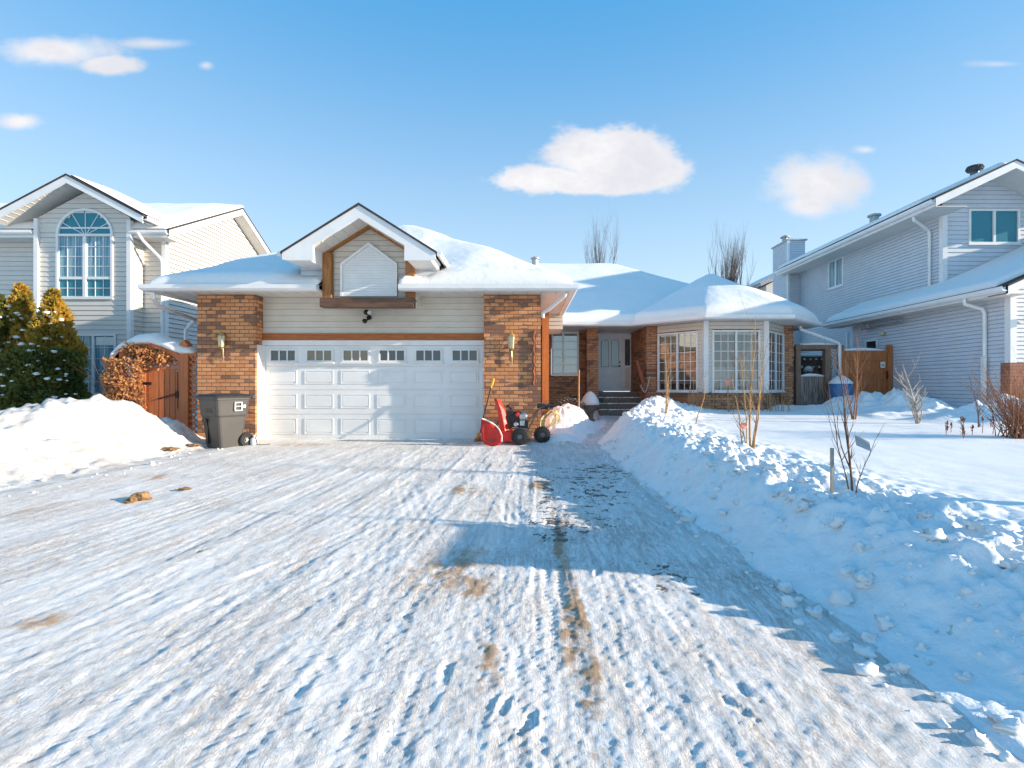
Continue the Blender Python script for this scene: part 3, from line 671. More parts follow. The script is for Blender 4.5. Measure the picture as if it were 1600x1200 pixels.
# --- eaves
def ring(par, line, name=None):
    fascia(par, line, 3.14, 3.31); gutter(par, line, 3.17)
NL, NR = -4.31, -2.62
for ln in ([(XL-.66, 20.5), (XL-.66, 10.7), (NL, 10.7)], [(NR, 10.7), (.98, 10.7), (.98, 16.85)]):
    fascia(H, ln, 3.17, 3.31)
    gutter(H, ln, 3.175)
sp = MB(); sp.prism([(XL-.65, 10.71, 3.205), (NL, 10.71, 3.205), (NL, 11.6, 3.205), (NR, 11.6, 3.205), (NR, 10.71, 3.205), (.97, 10.71, 3.205), (.97, 17, 3.205), (XL-.65, 17, 3.205)], (0, 0, .02))
sp.build('soffit', M['soffit'], H)
lines = MB()
for i in range(28):
    x = -7.7+i*.31
    if not NL-.05 < x < NR+.05: lines.box(x, x+.008, 10.73, YB-.0, 3.2, 3.2045)
lines.build('soffit_joints', M['tin'], H)
gpoly = [(XL-.66, 10.66), (NL, 10.66), (NL, 11.25), (NR, 11.25), (NR, 10.66), (1.02, 10.66), (1.02, 20.5), (XL-.66, 20.5)]
def zg(x, y): return ZE+S*np.minimum(np.minimum(x+7.87, .98-x), np.clip(y-10.7, 0, 9))
def zgs(x, y): return ZE+S*smin(smin(x+7.87, .98-x, .5), y-10.66, .45)
v, q = radial(gpoly, (-3.45, 15.2), zg); rf = grid_mesh('roof', local(v, H), q, M['shingle'], parent=H, smooth=False); rf['label'] = 'hipped garage roof under thick snow'
def tg(x, y, d):
    t = .24+.05*fbm(x*.6, y*.6, 2, 5)+.018*fbm(x*2.2, y*2.2, 3, 6)+.010*fbm(x*7, y*7, 2, 8)*sst(1.6, .3, y-10.7)
    t = t-.05*sst(-5, -7.5, x)
    for cx_ in (-4.6, -2.2):                                        # wind scoops either side of the dormer
        t = t-.20*np.exp(-((x-cx_)/.45)**2-((y-11.2)/.8)**2)
    t = t+.10*np.exp(-((x+1.0)/.7)**2-((y-12.2)/1.0)**2)+.10*np.exp(-((x+2.6)/1.2)**2-((y-14.6)/1.4)**2)
    return np.clip(t, .03, 1)
v, q = radial(gpoly, (-3.45, 15.2), zgs, tg, nb=900, nr=90, edge=.17); grid_mesh('snow_cover', local(v, H), q, M['rsnow'], parent=rf)
# --- dormer over the door
DC, YF, YW = -3.315, 10.22, 10.87
dorm = MB(); gz = lambda x: 4.80-.62*abs(x-DC)
siding(dorm, (DC-.76, YW+.10), (1, 0), FN, [(0, 2.99), (1.52, 2.99), (1.52, gz(DC+.76)-.1), (.76, 4.62), (0, gz(DC-.76)-.1)], h=.12, lip=.012)
dorm.box(DC-.97, DC-.76, YW+.12, 12.6, 3.0, 4.2); dorm.box(DC+.76, DC+.97, YW+.12, 12.6, 3.0, 4.2); dorm.box(DC-.97, DC+.97, YW+.12, YW+.2, 2.88, 3.05)
dm = dorm.build('dormer', M['sid'], H)
tb = MB()                                             # brown timber frame
tb.box(DC-.97, DC-.79, YW-.04, YW+.12, 2.9, 4.02); tb.box(DC+.79, DC+.97, YW-.04, YW+.12, 2.9, 4.02)
for s_ in (-1, 1):
    a = [(DC+s_*.97, YW-.03, gz(DC+.97)-.03), (DC, YW-.03, gz(DC)-.03), (DC, YW-.03, gz(DC)-.25), (DC+s_*.97, YW-.03, gz(DC+.97)-.24)]
    tb.prism(a if s_ > 0 else a[::-1], (0, .14, 0))
tb.build('timber_frame', M['brown'], dm)
MB().box(-4.30, -2.34, YW-.14, YW+.10, 2.85, 3.045).build('timber_beam', M['dbrown'], dm)
sh = MB(); px0, px1 = -3.93, -2.72; zb, zs, zt = 3.10, 3.80, 4.25; pc = (px0+px1)/2   # boarded five-sided opening
sh.prism([(px0, YW+.05, zb), (px1, YW+.05, zb), (px1, YW+.05, zs), (pc, YW+.05, zt), (px0, YW+.05, zs)], (0, .04, 0))
bd = sh.build('boarded_panel', M['white'], dm)
fr_ = MB(); loop = [(px0, zb), (px1, zb), (px1, zs), (pc, zt), (px0, zs)]
for i in range(5):
    a, b = loop[i], loop[(i+1) % 5]; d_ = Vector((b[0]-a[0], b[1]-a[1])); n_ = Vector((-d_.y, d_.x)).normalized()*.05; e = d_.normalized()*.0
    fr_.prism([(a[0], YW+.02-.001*i, a[1]), (b[0], YW+.02-.001*i, b[1]), (b[0]+n_.x, YW+.02-.001*i, b[1]+n_.y), (a[0]+n_.x, YW+.02-.001*i, a[1]+n_.y)][::-1], (0, .05, 0))
fr_.build('panel_frame', M['white'], bd)
bb = MB(); siding(bb, (px0+.06, YW+.045), (1, 0), FN, [(0, zb+.05), (px1-px0-.12, zb+.05), (px1-px0-.12, zs-.02), (pc-px0-.06, zt-.08), (0, zs-.02)], h=.055, lip=.006); bb.build('boards', M['white'], bd)
# dormer roof: two slopes, fascia boards, boxed returns
rd = MB()
for s_ in (-1, 1):
    x1 = DC+s_*1.53; z1 = 3.875
    a = [(DC, YF-.02, 4.85), (x1+s_*.03, YF-.02, z1+.0), (x1+s_*.03, 14.2, z1), (DC, 14.2, 4.85)]
    rd.prism(a if s_ < 0 else a[::-1], (0, 0, -.045))
drf = rd.build('dormer_roof', M['shingle'], dm)
fb = MB()
for s_ in (-1, 1):
    x1 = DC+s_*1.53; z1 = 3.86
    a = [(DC, YF, 4.80), (x1, YF, z1), (x1, YF, z1-.14 if s_ < 0 else z1-.13), (x1-s_*.10, YF, 3.70), (x1-s_*.62, YF, 3.70), (x1-s_*.62, YF, z1+.38-.02-.22), (DC, YF, 4.545)]
    fb.prism(a if s_ > 0 else a[::-1], (0, .035, 0))
    # boxed return back to the wall
    b2 = [(x1-s_*.02, YF+.036, 3.80), (x1-s_*.10, YF+.036, 3.70), (x1-s_*.56, YF+.036, 3.70), (x1-s_*.56, YF+.036, 4.09)]
    fb.prism(b2 if s_ > 0 else b2[::-1], (0, YW-YF+.12, 0))
fb.build('dormer_fascia', M['white'], dm)
sf = MB()
for s_ in (-1, 1):
    a = [(DC, YF+.037, 4.60), (DC+s_*.97, YF+.037, 4.0), (DC+s_*.97, YW+.1, 4.0), (DC, YW+.1, 4.60)]
    sf.prism(a if s_ < 0 else a[::-1], (0, 0, .02))
    for i in range(1, 5):                              # perforated soffit joints
        u_ = i/5; sf.box(DC+s_*.97*u_-.006, DC+s_*.97*u_+.006, YF+.05, YW-.04, 4.60-.6*u_-.012, 4.60-.6*u_+.004)
sf.build('dormer_soffit', M['soffit'], dm)
sw = MB()
for s_ in (-1, 1): sw.box(DC+s_*.97, DC+s_*.985, YW+.10, 12.8, 3.3, 4.05)
for s_ in (-1, 1):
    siding(sw, (DC+s_*.985, YW+.12), (1, 0), FN, [(0, 3.33), (s_*.5, 3.33), (s_*.5, 3.9), (0, 3.9)] if s_ > 0 else [(-.5, 3.33), (0, 3.33), (0, 3.9), (-.5, 3.9)], h=.11)
sw.build('dormer_cheek', M['sidR'], dm)
gt = MB()
for s_ in (-1, 1):
    gt.tube([(DC+s_*1.60, YF+.02, 3.84), (DC+s_*1.60, 11.6, 3.84)], .055, 6)
gt.build('dormer_gutter', M['white'], dm)
# thin snow on the dormer roof, thicker on the back of the right slope
def zd_(x, y): return 4.85-.62*np.abs(x-DC)
dp = [(DC-1.45, YF+.25), (DC+1.52, YF+.05), (DC+1.52, 14), (DC-1.45, 14)]
def tdz(x, y, d): return .02+.12*sst(YF+.2, 12.2, y)+.06*sst(DC, DC+.9, x)*sst(YF, 11.6, y)
v, q = radial(dp, (DC, 12.5), zd_, tdz, nb=240, nr=50, edge=.2); grid_mesh('snow_cover', local(v, H), q, M['rsnow'], parent=dm)
# --- floodlight
fl = MB(); fl.lathe((-3.52, YD-.05, 2.74), [(.055, 0), (.055, .03), (.03, .045)], 12, 'y'); fl.tube([(-3.52, YD-.05, 2.74), (-3.55, YD-.12, 2.66), (-3.58, YD-.14, 2.60)], .022, 6)
flo = MB(); flo.tube([(-3.52, YD-.05, 2.74), (-3.50, YD-.14, 2.80)], .02, 6); flo.lathe((-3.52, YD-.24, 2.83), [(.062, 0), (.06, .05), (.04, .10), (.02, .13)], 12, 'y'); flo.lathe((-3.57, YD-.22, 2.64), [(.05, 0), (.048, .06), (.03, .1)], 12, 'y')
f1 = fl.build('floodlight', M['black'], H); flo.build('lamp_head', M['black'], f1, smooth=True)
MB().lathe((-3.45, YD-.25, 2.82), [(.045, 0), (.04, .01)], 12, 'y').build('lens', M['label'], f1)
# --- wall lanterns
def lantern(x, y, z, s_=1.0, par=H):
    b = MB(); b.lathe((x, y-.02, z-.02), [(.045*s_, 0), (.05*s_, .02)], 10, 'y'); b.tube([(x, y-.02, z-.04), (x, y-.06, z-.14*s_), (x, y-.09*s_, z-.10*s_)], .010*s_, 6)
    b.tube([(x, y-.03, z-.1*s_), (x+.01, y-.05, z-.26*s_), (x+.02, y-.04, z-.42*s_)], [.014*s_, .012*s_, .005], 6)
    b.lathe((x, y-.10*s_, z-.10*s_), [(.015, -.05*s_), (.055*s_, 0), (.06*s_, .01*s_)], 6); b.lathe((x, y-.10*s_, z+.15*s_), [(.085*s_, 0), (.05*s_, .06*s_), (.015*s_, .09*s_), (.018*s_, .12*s_), (.004, .14*s_)], 6)
    for k in range(6):
        a = k*math.pi/3; b.tube([(x+.058*s_*math.cos(a), y-.1*s_+.058*s_*math.sin(a), z-.09*s_), (x+.08*s_*math.cos(a), y-.1*s_+.08*s_*math.sin(a), z+.15*s_)], .006, 4)
    o = b.build('wall_lantern', M['brass'], par)
    MB().lathe((x, y-.10*s_, z-.09*s_), [(.05*s_, 0), (.072*s_, .24*s_)], 6).build('lantern_glass', M['lglass'], o); return o
M['lglass'] = paint('lantern_glass', (.62, .55, .38), .15, .1)
lantern(WX(350, YB), YB, WZ(536, YB), 1.0); lantern(WX(799, YB), YB, WZ(538, YB), 1.05)
# --- rusty vertical ornament on the right pillar
xo = WX(834, YB); rn = MB()
pts = []
for i in range(17):
    z = WZ(602, YB)+(WZ(517, YB)-WZ(602, YB))*i/16; pts.append((xo-.018*math.sin(i*1.9), YB-.03, z))
rn.tube(pts, [.016+.012*abs(math.sin(i*1.3)) for i in range(17)], 6); rn.box(xo-.03, xo+.05, YB-.035, YB-.01, WZ(600, YB), WZ(592, YB)); rn.box(xo+.035, xo+.05, YB-.03, YB-.012, WZ(600, YB), WZ(520, YB))
rn.build('iron_ornament', M['rust'], H)
# --- timber post under the side eave
MB().box(.47, .645, 13.7, 13.88, .0, 3.2).build('timber_post', M['post'], H)
# small siding gable return where garage eave meets the porch
kb = MB(); siding(kb, (.64, 14.3), (1, 0), FN, [(0, 2.78), (.42, 2.78), (.42, 3.2), (0, 3.2)], h=.11); kb.box(.64, 1.06, 14.31, 15.6, 2.78, 3.2); kb.build('siding_return', M['sid'], H)
# --- entry walls
YE = 19.3
e = MB(); e.box(.35, 2.42, 18.5, 18.75, -.2, 1.58); e.box(WX(905, 18.5), 2.42, 18.5, 18.75, 1.58, 3.2); e.box(2.2, 2.45, 18.7, YE+.2, -.2, 3.2); e.box(.36, .95, 18.5, 18.75, 1.58, 3.2); e.build('brick_wall', M['brick2'], H)
MB().box(WX(917, 17.9), WX(935, 17.9), 17.9, 18.3, .1, 3.2).build('brick_pillar', M['brick2'], H)
window(H, fr((0, 18.5), (1, 0), FN), .97, WX(904.5, 18.5), 1.62, 3.16, sashes=2, cols=0, rows=5, glass='clear', split=.43, fw=.06, mun=.022, backing='curtain')
e = MB(); e.box(2.45, WX(935, YE), YE, YE+.2, -.2, 3.2); e.box(WX(989, YE), 4.3, YE, YE+.2, -.2, 3.2)
e.prism([(4.10, 17.25, -.2), (4.42, 17.12, -.2), (4.42, 19.5, -.2), (4.0, 19.5, -.2)], (0, 0, 3.4)); e.build('brick_wall', M['brick2'], H)
# door, sidelight, frame
F = fr((0, YE), (1, 0), FN); d0, d1 = WX(936, YE), WX(970.5, YE); g0, g1 = WX(974, YE), WX(987, YE); zt = WZ(526, YE); zb0 = WZ(611, YE)
dr = MB(); wbox(dr, F, d0, d1, -.08, -.02, zb0, zt); do = dr.build('front_door', M['door2'], H)
fm = MB(); wbox(fm, F, d0-.07, d0, -.1, .04, zb0, zt+.09); wbox(fm, F, d1, g0, -.1, .04, zb0, zt); wbox(fm, F, d0, g1+.07, -.1, .04, zt, zt+.09); wbox(fm, F, g1, g1+.07, -.1, .04, zb0, zt); wbox(fm, F, g0, g1, -.09, -.01, zb0, zt)
fo = fm.build('door_frame', M['white'], H)
for a, b in ((d0+.09, d0+.36), (d0+.47, d0+.74)):
    z0, z1 = WZ(573, YE), WZ(531, YE); x_ = MB()
    fr2 = [(a, z0), (b, z0), (b, z1-.08), (b-.05, z1-.02), ((a+b)/2, z1), (a+.05, z1-.02), (a, z1-.08)]
    x_.prism([F(u_, .0, z_) for u_, z_ in fr2], (0, .02, 0)); go = x_.build('door_glass', M['frost'], do)
    y_ = MB()
    for i in range(7):
        p, q2 = fr2[i], fr2[(i+1) % 7]; y_.tube([F(p[0], .006, p[1]), F(q2[0], .006, q2[1])], .012, 4)
    for t_ in (.35, .65): y_.tube([F(a+(b-a)*t_, .006, z0), F(a+(b-a)*t_, .006, z1-.1)], .005, 4)
    y_.build('leading', M['dsteel'], go)
pn = MB()
for q_ in ((d0+.12, d1-.12, zb0+.12, zb0+.16), (d0+.12, d1-.12, zb0+.62, zb0+.66), (d0+.12, d0+.16, zb0+.16, zb0+.62), (d1-.16, d1-.12, zb0+.16, zb0+.62)): wbox(pn, F, q_[0], q_[1], -.02, -.005, q_[2], q_[3])
pn.build('door_panel', M['door2'], do)
kn = MB(); kn.lathe((d1-.06, YE-.02, WZ(572, YE)), [(.03, 0), (.03, -.02), (.018, -.03), (.028, -.06), (.01, -.075)], 10, 'y'); kn.lathe((d1-.06, YE-.0, WZ(566, YE)), [(.028, 0), (.028, -.03)], 10, 'y'); kn.build('door_knob', M['dsteel'], do)
x_ = MB(); wbox(x_, F, g0+.06, g1-.06, -.02, .0, WZ(571, YE), WZ(530, YE)); x_.build('sidelight_glass', M['glassD'], fo)
y_ = MB()
for t_ in (.2, .5, .8): u_ = g0+.06+(g1-g0-.12)*t_; y_.tube([F(u_, .004, WZ(571, YE)), F(u_, .004, WZ(530, YE))], .006, 4)
y_.build('sidelight_leading', M['tin'], fo)
x_ = MB(); wbox(x_, F, g0+.07, g1-.07, -.02, .0, zb0+.12, WZ(575, YE)); x_.build('sidelight_panel', M['sid'], fo)
# entry lamp
lp = MB(); lp.lathe((WX(996, 18.9), 18.86, WZ(524, 18.9)), [(.02, -.12), (.07, -.05), (.085, .02), (.05, .09), (.01, .11)], 10); lp.tube([(WX(996, 18.9), 18.86, WZ(530, 18.9)), (WX(996, 18.9)+.02, 18.9, WZ(540, 18.9))], .02, 6); lp.build('entry_lamp', M['lglass'], H, smooth=True)
# steps: landing and three treads
st = MB(); st.box(2.42, 4.4, 18.3, YE, 0, .985)
for i, (yy_, zz_) in enumerate(((18.0, .785), (17.7, .585), (17.4, .385))): st.box(2.55, 4.35, yy_, yy_+.3, 0, zz_)
sto = st.build('entry_steps', M['concrete'], H)
sn = MB()
for yy_, zz_ in ((18.0, .785), (17.7, .585), (17.4, .385)):
    for k in range(12): x_ = 2.6+k*.15+random.Random(k).uniform(-.02, .02); sn.blob((x_, yy_+.06+.03*math.sin(k*2.1), zz_+.004), (.10, .05, .022), k, 1, .3)
sn.build('snow_on_steps', M['snow'], sto, smooth=True)
# --- main eave, bay walls
eave = [(.98, 16.9), (3.56, 16.9), (5.34, 15.1), (7.86, 15.1), (9.64, 16.88), (9.64, 26)]
fascia(H, eave, 3.17, 3.31); gutter(H, eave, 3.175)
sp = MB(); sp.prism([(.9, 16.92, 3.205), (3.56, 16.92, 3.205), (5.34, 15.12, 3.205), (7.86, 15.12, 3.205), (9.62, 16.88, 3.205), (9.62, 21, 3.205), (.9, 21, 3.205)], (0, 0, .02)); sp.build('soffit', M['soffit'], H)
B0, B1, B2, B3 = (4.42, 17.08), (5.60, 15.86), (7.47, 15.86), (8.62, 17.05)
def wallframe(a, b):
    d_ = Vector((b[0]-a[0], b[1]-a[1])); L_ = d_.length; d_.normalize(); return fr(a, (d_.x, d_.y), (d_.y, -d_.x)), (d_.x, d_.y), (d_.y, -d_.x), L_
zw0, zw1 = 1.0, 2.93
bk = MB(); bk.prism([(*B0, -.2), (*B1, -.2), (*B2, -.2), (*B3, -.2), (8.62, 18, -.2), (4.42, 18, -.2)], (0, 0, zw0+.2-.03)); bk.build('brick_base', M['brick2'], H)
bb = MB(); bb.prism([(8.62, 17.05, -.2), (8.92, 17.0, -.2), (8.92, 25, -.2), (8.62, 25, -.2)], (0, 0, 3.4)); bb.build('brick_wall', M['brick2'], H)
sl_ = MB(); cn = MB()
for i, (a, b) in enumerate(((B0, B1), (B1, B2), (B2, B3))):
    Fq, ud, nd, L_ = wallframe(a, b)
    siding(sl_, a, ud, nd, [(0, zw0), (L_, zw0), (L_, 3.2), (0, 3.2)], [((.05, .22, .15)[i], L_-(.26, .21, .06)[i], zw0, zw1)], h=.115, lip=.012)
    u0, u1 = (.03, L_-.24) if i == 0 else ((.20, L_-.19) if i == 1 else (.13, L_-.04))
    window(H, Fq, u0, u1, zw0+.02, zw1, sashes=2, cols=3 if i < 2 else 2, rows=6, glass='clear2', fw=.055, mun=.018, proud=.04, name='bay_window')
for p in (B1, B2): cn.prism([(p[0]-.075, p[1]-.05, .98), (p[0]+.075, p[1]-.05, .98), (p[0]+.09, p[1]+.08, .98), (p[0]-.09, p[1]+.08, .98)], (0, 0, 2.23))
sl_.build('siding_panel', M['sid'], H); cn.build('corner_post', M['white'], H)
# room behind the bay, with part-drawn blinds in the left facet
rm = MB(); rm.quad((4.5, 19.6, .4), (8.5, 19.6, .4), (8.5, 19.6, 3.19), (4.5, 19.6, 3.19)); rm.quad((4.46, 17.2, .4), (4.46, 19.6, .4), (4.46, 19.6, 3.19), (4.46, 17.2, 3.19)); rm.quad((8.6, 17.2, .4), (8.6, 19.6, .4), (8.6, 19.6, 3.19), (8.6, 17.2, 3.19))
rm.box(4.5, 8.5, 16.2, 19.6, .93, .96) ; rm.build('room', M['room'], H)
bl = MB(); Fq, ud, nd, L_ = wallframe(B0, B1)
for k in range(26): z_ = 2.90-k*.022; wbox(bl, Fq, .08, L_-.28, -.09, -.065, z_-.017, z_)
for k in range(34): z_ = 2.34-k*.032; wbox(bl, Fq, .10, L_-.40, -.10, -.08, z_-.010, z_)
Fq, ud, nd, L_ = wallframe(B1, B2)
for k in range(5): z_ = 2.90-k*.022; wbox(bl, Fq, .24, L_-.24, -.09, -.065, z_-.017, z_)
bl.build('blind', M['blind'], H)
fn = MB(); fn.box(5.9, 7.3, 17.0, 17.7, .96, 1.40); fn.box(5.9, 7.3, 17.6, 17.85, 1.40, 1.85); fn.box(7.7, 8.2, 17.3, 17.7, .96, 1.7); fn.build('sofa', M['curtain'], H)
# --- main and bay roofs
def zm(x, y): return ZE+S*np.minimum(np.minimum(9.63-x, y-16.9), np.minimum(x+8, 28.5-y))
def zms(x, y): return ZE+S*smin(smin(9.63-x, y-16.86, .6), smin(x+8, 28.5-y, .5), .9)
mp = [(.6, 16.86), (3.58, 16.86), (9.68, 16.86), (9.68, 28.5), (-7.8, 28.5), (-7.8, 18)]
v, q = radial(mp, (1.5, 22.6), zm); r2 = grid_mesh('roof', local(v, H), q, M['shingle'], parent=H, smooth=False); r2['label'] = 'long main roof behind the garage, half in shade'
v, q = radial(mp, (1.5, 22.6), zms, lambda x, y, d: .24+.04*fbm(x*.5, y*.5, 2, 15)+.012*fbm(x*2, y*2, 2, 16), nb=700, nr=80, edge=.16); grid_mesh('snow_cover', local(v, H), q, M['rsnow'], parent=r2)
BC = 6.6
bp = [(3.60, 16.86), (5.32, 15.06), (7.88, 15.06), (9.68, 16.86), (9.68, 21), (3.60, 21)]
def zbay(x, y, f=np.minimum, k=None):
    r2_ = math.sqrt(.5); L_ = [x-3.56, 9.64-x, y-15.06, ((x-5.34)+(y-15.1))*r2_, ((7.86-x)+(y-15.1))*r2_]
    a = L_[0]
    for b in L_[1:]: a = np.minimum(a, b) if k is None else smin(a, b, k)
    return ZE+S*a
v, q = radial(bp, (BC, 18.2), zbay); r3 = grid_mesh('roof', local(v, H), q, M['shingle'], parent=H, smooth=False); r3['label'] = 'many-sided bay roof with a snow cap'
v, q = radial(bp, (BC, 18.2), lambda x, y: zbay(x, y, k=.22), lambda x, y, d: .25+.05*fbm(x*.7, y*.7, 2, 25)+.014*fbm(x*2.4, y*2.4, 3, 26)+.12*np.exp(-((x-8.2)/1.0)**2-((y-16.2)/.9)**2), nb=700, nr=90, edge=.16)
grid_mesh('snow_cover', local(v, H), q, M['rsnow'], parent=r3)
# flue on the main roof
vp = MB(); vx, vy = WX(836, 22), 22.0; vp.lathe((vx, vy, 6.1), [(.14, 0), (.14, .50), (.11, .50), (.11, .56), (.19, .56), (.19, .60), (.06, .66)], 12); vp.build('roof_flue', M['tin'], H, smooth=False)
# downspouts
downspout(H, [(-7.80, 10.72, 3.16), (-7.80, 10.75, 3.05), (-7.95, 11.1, 2.93), (-8.1, 12.6, 2.83), (-8.9, 13.6, 2.80), (-9.0, 13.6, 2.7), (-9.0, 13.6, 1.7)], .05)
downspout(H, [(.86, 10.75, 3.16), (.84, 10.8, 3.10), (.5, 11.2, 2.85), (.40, 11.26, 2.8), (.40, 11.30, 2.7)], .042)
downspout(H, [(9.02, 16.75, 3.15), (9.02, 16.75, 3.06), (10.3, 16.85, 2.62), (10.36, 16.85, 2.55), (10.36, 16.85, 1.15)], .05)
# ================================================================ LEFT NEIGHBOUR
N = thing('siding_house', 'white siding two storey house with an arched window, left of the brick house', 'house', (-13.3, 16, 0))
def cbox(mb, x0, x1, y0, y1, z0, z1): return mb.box(x0, x1, y0, y1, z0, z1)
LW = MB(); hs = .147
aw0, aw1 = -14.16, -12.44
arch_holes = []
for k in range(60):
    za = .1+k*hs; zc = za+hs/2; rr = (aw1-aw0)/2-.02; hh = (min(za+hs, 9)-5.77)/.92
    if zc > 5.79 and za < 5.77+.92*rr:
        w2 = math.sqrt(max(rr*rr-hh*hh, 0)) if hh < rr else 0
        w2 = max(w2, .03); arch_holes.append(((aw0+aw1)/2+14.72-w2, (aw0+aw1)/2+14.72+w2, zc-.01, zc+.01))
siding(LW, (-14.72, 15.5), (1, 0), FN, [(0, .1), (2.78, .1), (2.78, 6.3), (1.40, 7.05), (0, 6.3)], [(aw0+14.72, aw1+14.72, 3.87, 5.79), *arch_holes, (1.0, 2.38, .93, 2.77)], h=hs, lip=.018)
siding(LW, (-11.94, 15.5), (0, 1), (1, 0), [(0, .1), (.55, .1), (.55, 6.1), (0, 6.1)], h=hs, lip=.018)
LW.build('siding_wall', M['sidL'], N)
LW = MB(); siding(LW, (-20, 16.05), (1, 0), FN, [(0, .1), (5.4, .1), (5.4, 5.9), (0, 5.9)], h=hs, lip=.018); siding(LW, (-11.94, 16.05), (1, 0), FN, [(0, .1), (.69, .1), (.69, 5.9), (0, 5.9)], h=hs, lip=.018)
LW.build('siding_wall', M['sidL'], N)
LW = MB(); siding(LW, (-11.25, 16.05), (0, 1), (1, 0), [(0, .1), (7.1, .1), (7.1, 5.9), (3.55, 7.75), (0, 5.9)], h=hs, lip=.022, g=.020); LW.build('siding_wall', M['sidL'], N)
MB().box(-20, -11.3, 16.2, 23, .1, 5.9).build('wall_core', M['sidL'], N)
MB().box(-14.68, -11.98, 15.56, 16.2, .1, 5.9).build('wall_core', M['sidL'], N)
for a in ((-14.80, -14.68, 15.42, 15.54, .1, 6.25), (-12.0, -11.88, 15.42, 15.56, .1, 6.2), (-11.33, -11.21, 15.97, 16.12, .1, 5.9)): MB().box(*a).build('corner_trim', M['white'], N)
# arched window: frame, glass, muntins
F = fr((0, 15.5), (1, 0), FN); wc = (aw0+aw1)/2; R = (aw1-aw0)/2; zs_ = 5.77
aw = MB(); n = 24
for i in range(n):
    a0, a1 = math.pi*i/n, math.pi*(i+1)/n
    for (r0, r1, d0_, d1_) in ((R-.07, R, -.02, .05),):
        q4 = [(wc+r*math.cos(a), zs_+.92*r*math.sin(a)) for r, a in ((r0, a0), (r1, a0), (r1, a1), (r0, a1))]
        aw.prism([F(u_, d1_, z_) for u_, z_ in q4], (0, d1_-d0_, 0))
wbox(aw, F, aw0, aw1, -.02, .06, zs_-.05, zs_+.02); wbox(aw, F, aw0, aw0+.07, -.02, .05, 3.87, zs_-.05); wbox(aw, F, aw1-.07, aw1, -.02, .05, 3.87, zs_-.05); wbox(aw, F, aw0, aw1, -.02, .052, 3.82, 3.90)
wbox(aw, F, wc-.05, wc+.05, -.02, .045, 3.9, zs_-.05); wbox(aw, F, aw0+.07, aw1-.07, -.02, .04, 4.42, 4.50)
ao = aw.build('arched_window', M['white'], N)
g_ = MB(); pts = [(aw0+.03, 3.9), (aw1-.03, 3.9)]+[(wc+(R-.03)*math.cos(math.pi*i/n), zs_+.92*(R-.03)*math.sin(math.pi*i/n)) for i in range(n+1)]
up = [p for p in pts[2:]]; g_.add([F(p[0], -.006, p[1]) for p in up], [tuple(range(len(up)))]); g_.build('arch_pane', M['glassSky'], ao)
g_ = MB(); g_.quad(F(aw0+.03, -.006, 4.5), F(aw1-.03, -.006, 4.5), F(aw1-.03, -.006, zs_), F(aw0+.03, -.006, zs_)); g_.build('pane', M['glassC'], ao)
g_ = MB(); g_.quad(F(aw0+.03, -.006, 3.88), F(aw1-.03, -.006, 3.88), F(aw1-.03, -.006, 4.46), F(aw0+.03, -.006, 4.46)); g_.build('pane', M['glassSky'], ao)
mm = MB()
for k in range(1, 6):
    a = math.pi*k/6; mm.tube([F(wc+.06*math.cos(a), .0, zs_+.02), F(wc+(R-.06)*math.cos(a), .0, zs_+.92*(R-.06)*math.sin(a))], .013, 4)
mm.build('sunburst_muntins', M['white'], ao)
for a, b in ((aw0+.07, wc-.05), (wc+.05, aw1-.07)):
    mm = MB()
    for t_ in (1/3, 2/3): c = a+(b-a)*t_; wbox(mm, F, c-.010, c+.010, -.004, .008, 3.9, zs_-.05)
    for z in (4.16, 4.82, 5.12, 5.42): wbox(mm, F, a, b, -.003, .006, z-.010, z+.010)
    mm.build('muntins', M['white'], ao)
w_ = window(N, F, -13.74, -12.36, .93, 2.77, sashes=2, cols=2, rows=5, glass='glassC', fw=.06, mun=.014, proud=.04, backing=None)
MB().box(-12.98, -12.45, 15.49, 15.50, 2.43, 2.68).build('notice_card', M['label'], w_)
# gable over the projecting front
gr = MB(); gx, gzt = -13.44, 7.42
for s_ in (-1, 1):
    a = [(gx, 14.98, gzt), (gx+s_*2.26, 14.98, gzt-.53*2.26), (gx+s_*2.26, 16.05, gzt-.53*2.26), (gx, 18.5, gzt)]; gr.prism(a if s_ < 0 else a[::-1], (0, 0, -.05))
gro = gr.build('front_gable_roof', M['shingle'], N)
gf = MB()
for s_ in (-1, 1):
    a = [(gx, 15.0, gzt-.04), (gx+s_*2.24, 15.0, gzt-.04-.53*2.24), (gx+s_*2.24, 15.0, gzt-.26-.53*2.24), (gx, 15.0, gzt-.27)]; gf.prism(a if s_ > 0 else a[::-1], (0, .035, 0))
gf.build('fascia', M['white'], N)
gs = MB()
for s_ in (-1, 1):
    a = [(gx, 15.04, gzt-.22), (gx+s_*2.22, 15.04, gzt-.22-.53*2.22), (gx+s_*2.22, 16.1, gzt-.22-.53*2.22), (gx, 16.1, gzt-.22)]; gs.prism(a if s_ < 0 else a[::-1], (0, 0, .02))
    for i in range(1, 12): t_ = i/12; x_ = gx+s_*2.22*t_; gs.box(x_-.006, x_+.006, 15.05, 15.33, gzt-.222-.53*2.22*t_-.006, gzt-.222-.53*2.22*t_+.02)
gs.build('soffit', M['soffit'], N)
gutter(N, [(-11.18, 15.0), (-11.18, 16.2)], 6.06)
v, q = radial([(gx-2.15, 15.35), (gx+2.2, 15.02), (gx+2.2, 16.1), (gx, 18.6), (gx-2.15, 16.1)], (gx, 16.4), lambda x, y: gzt-.53*smin(np.abs(x-gx), np.abs(x-gx), .3), lambda x, y, d: .03+.13*sst(15.1, 17, y)+.03*sst(gx, gx+1, x), nb=220, nr=40)
grid_mesh('snow_cover', local(v, N), q, M['rsnow'], parent=gro)
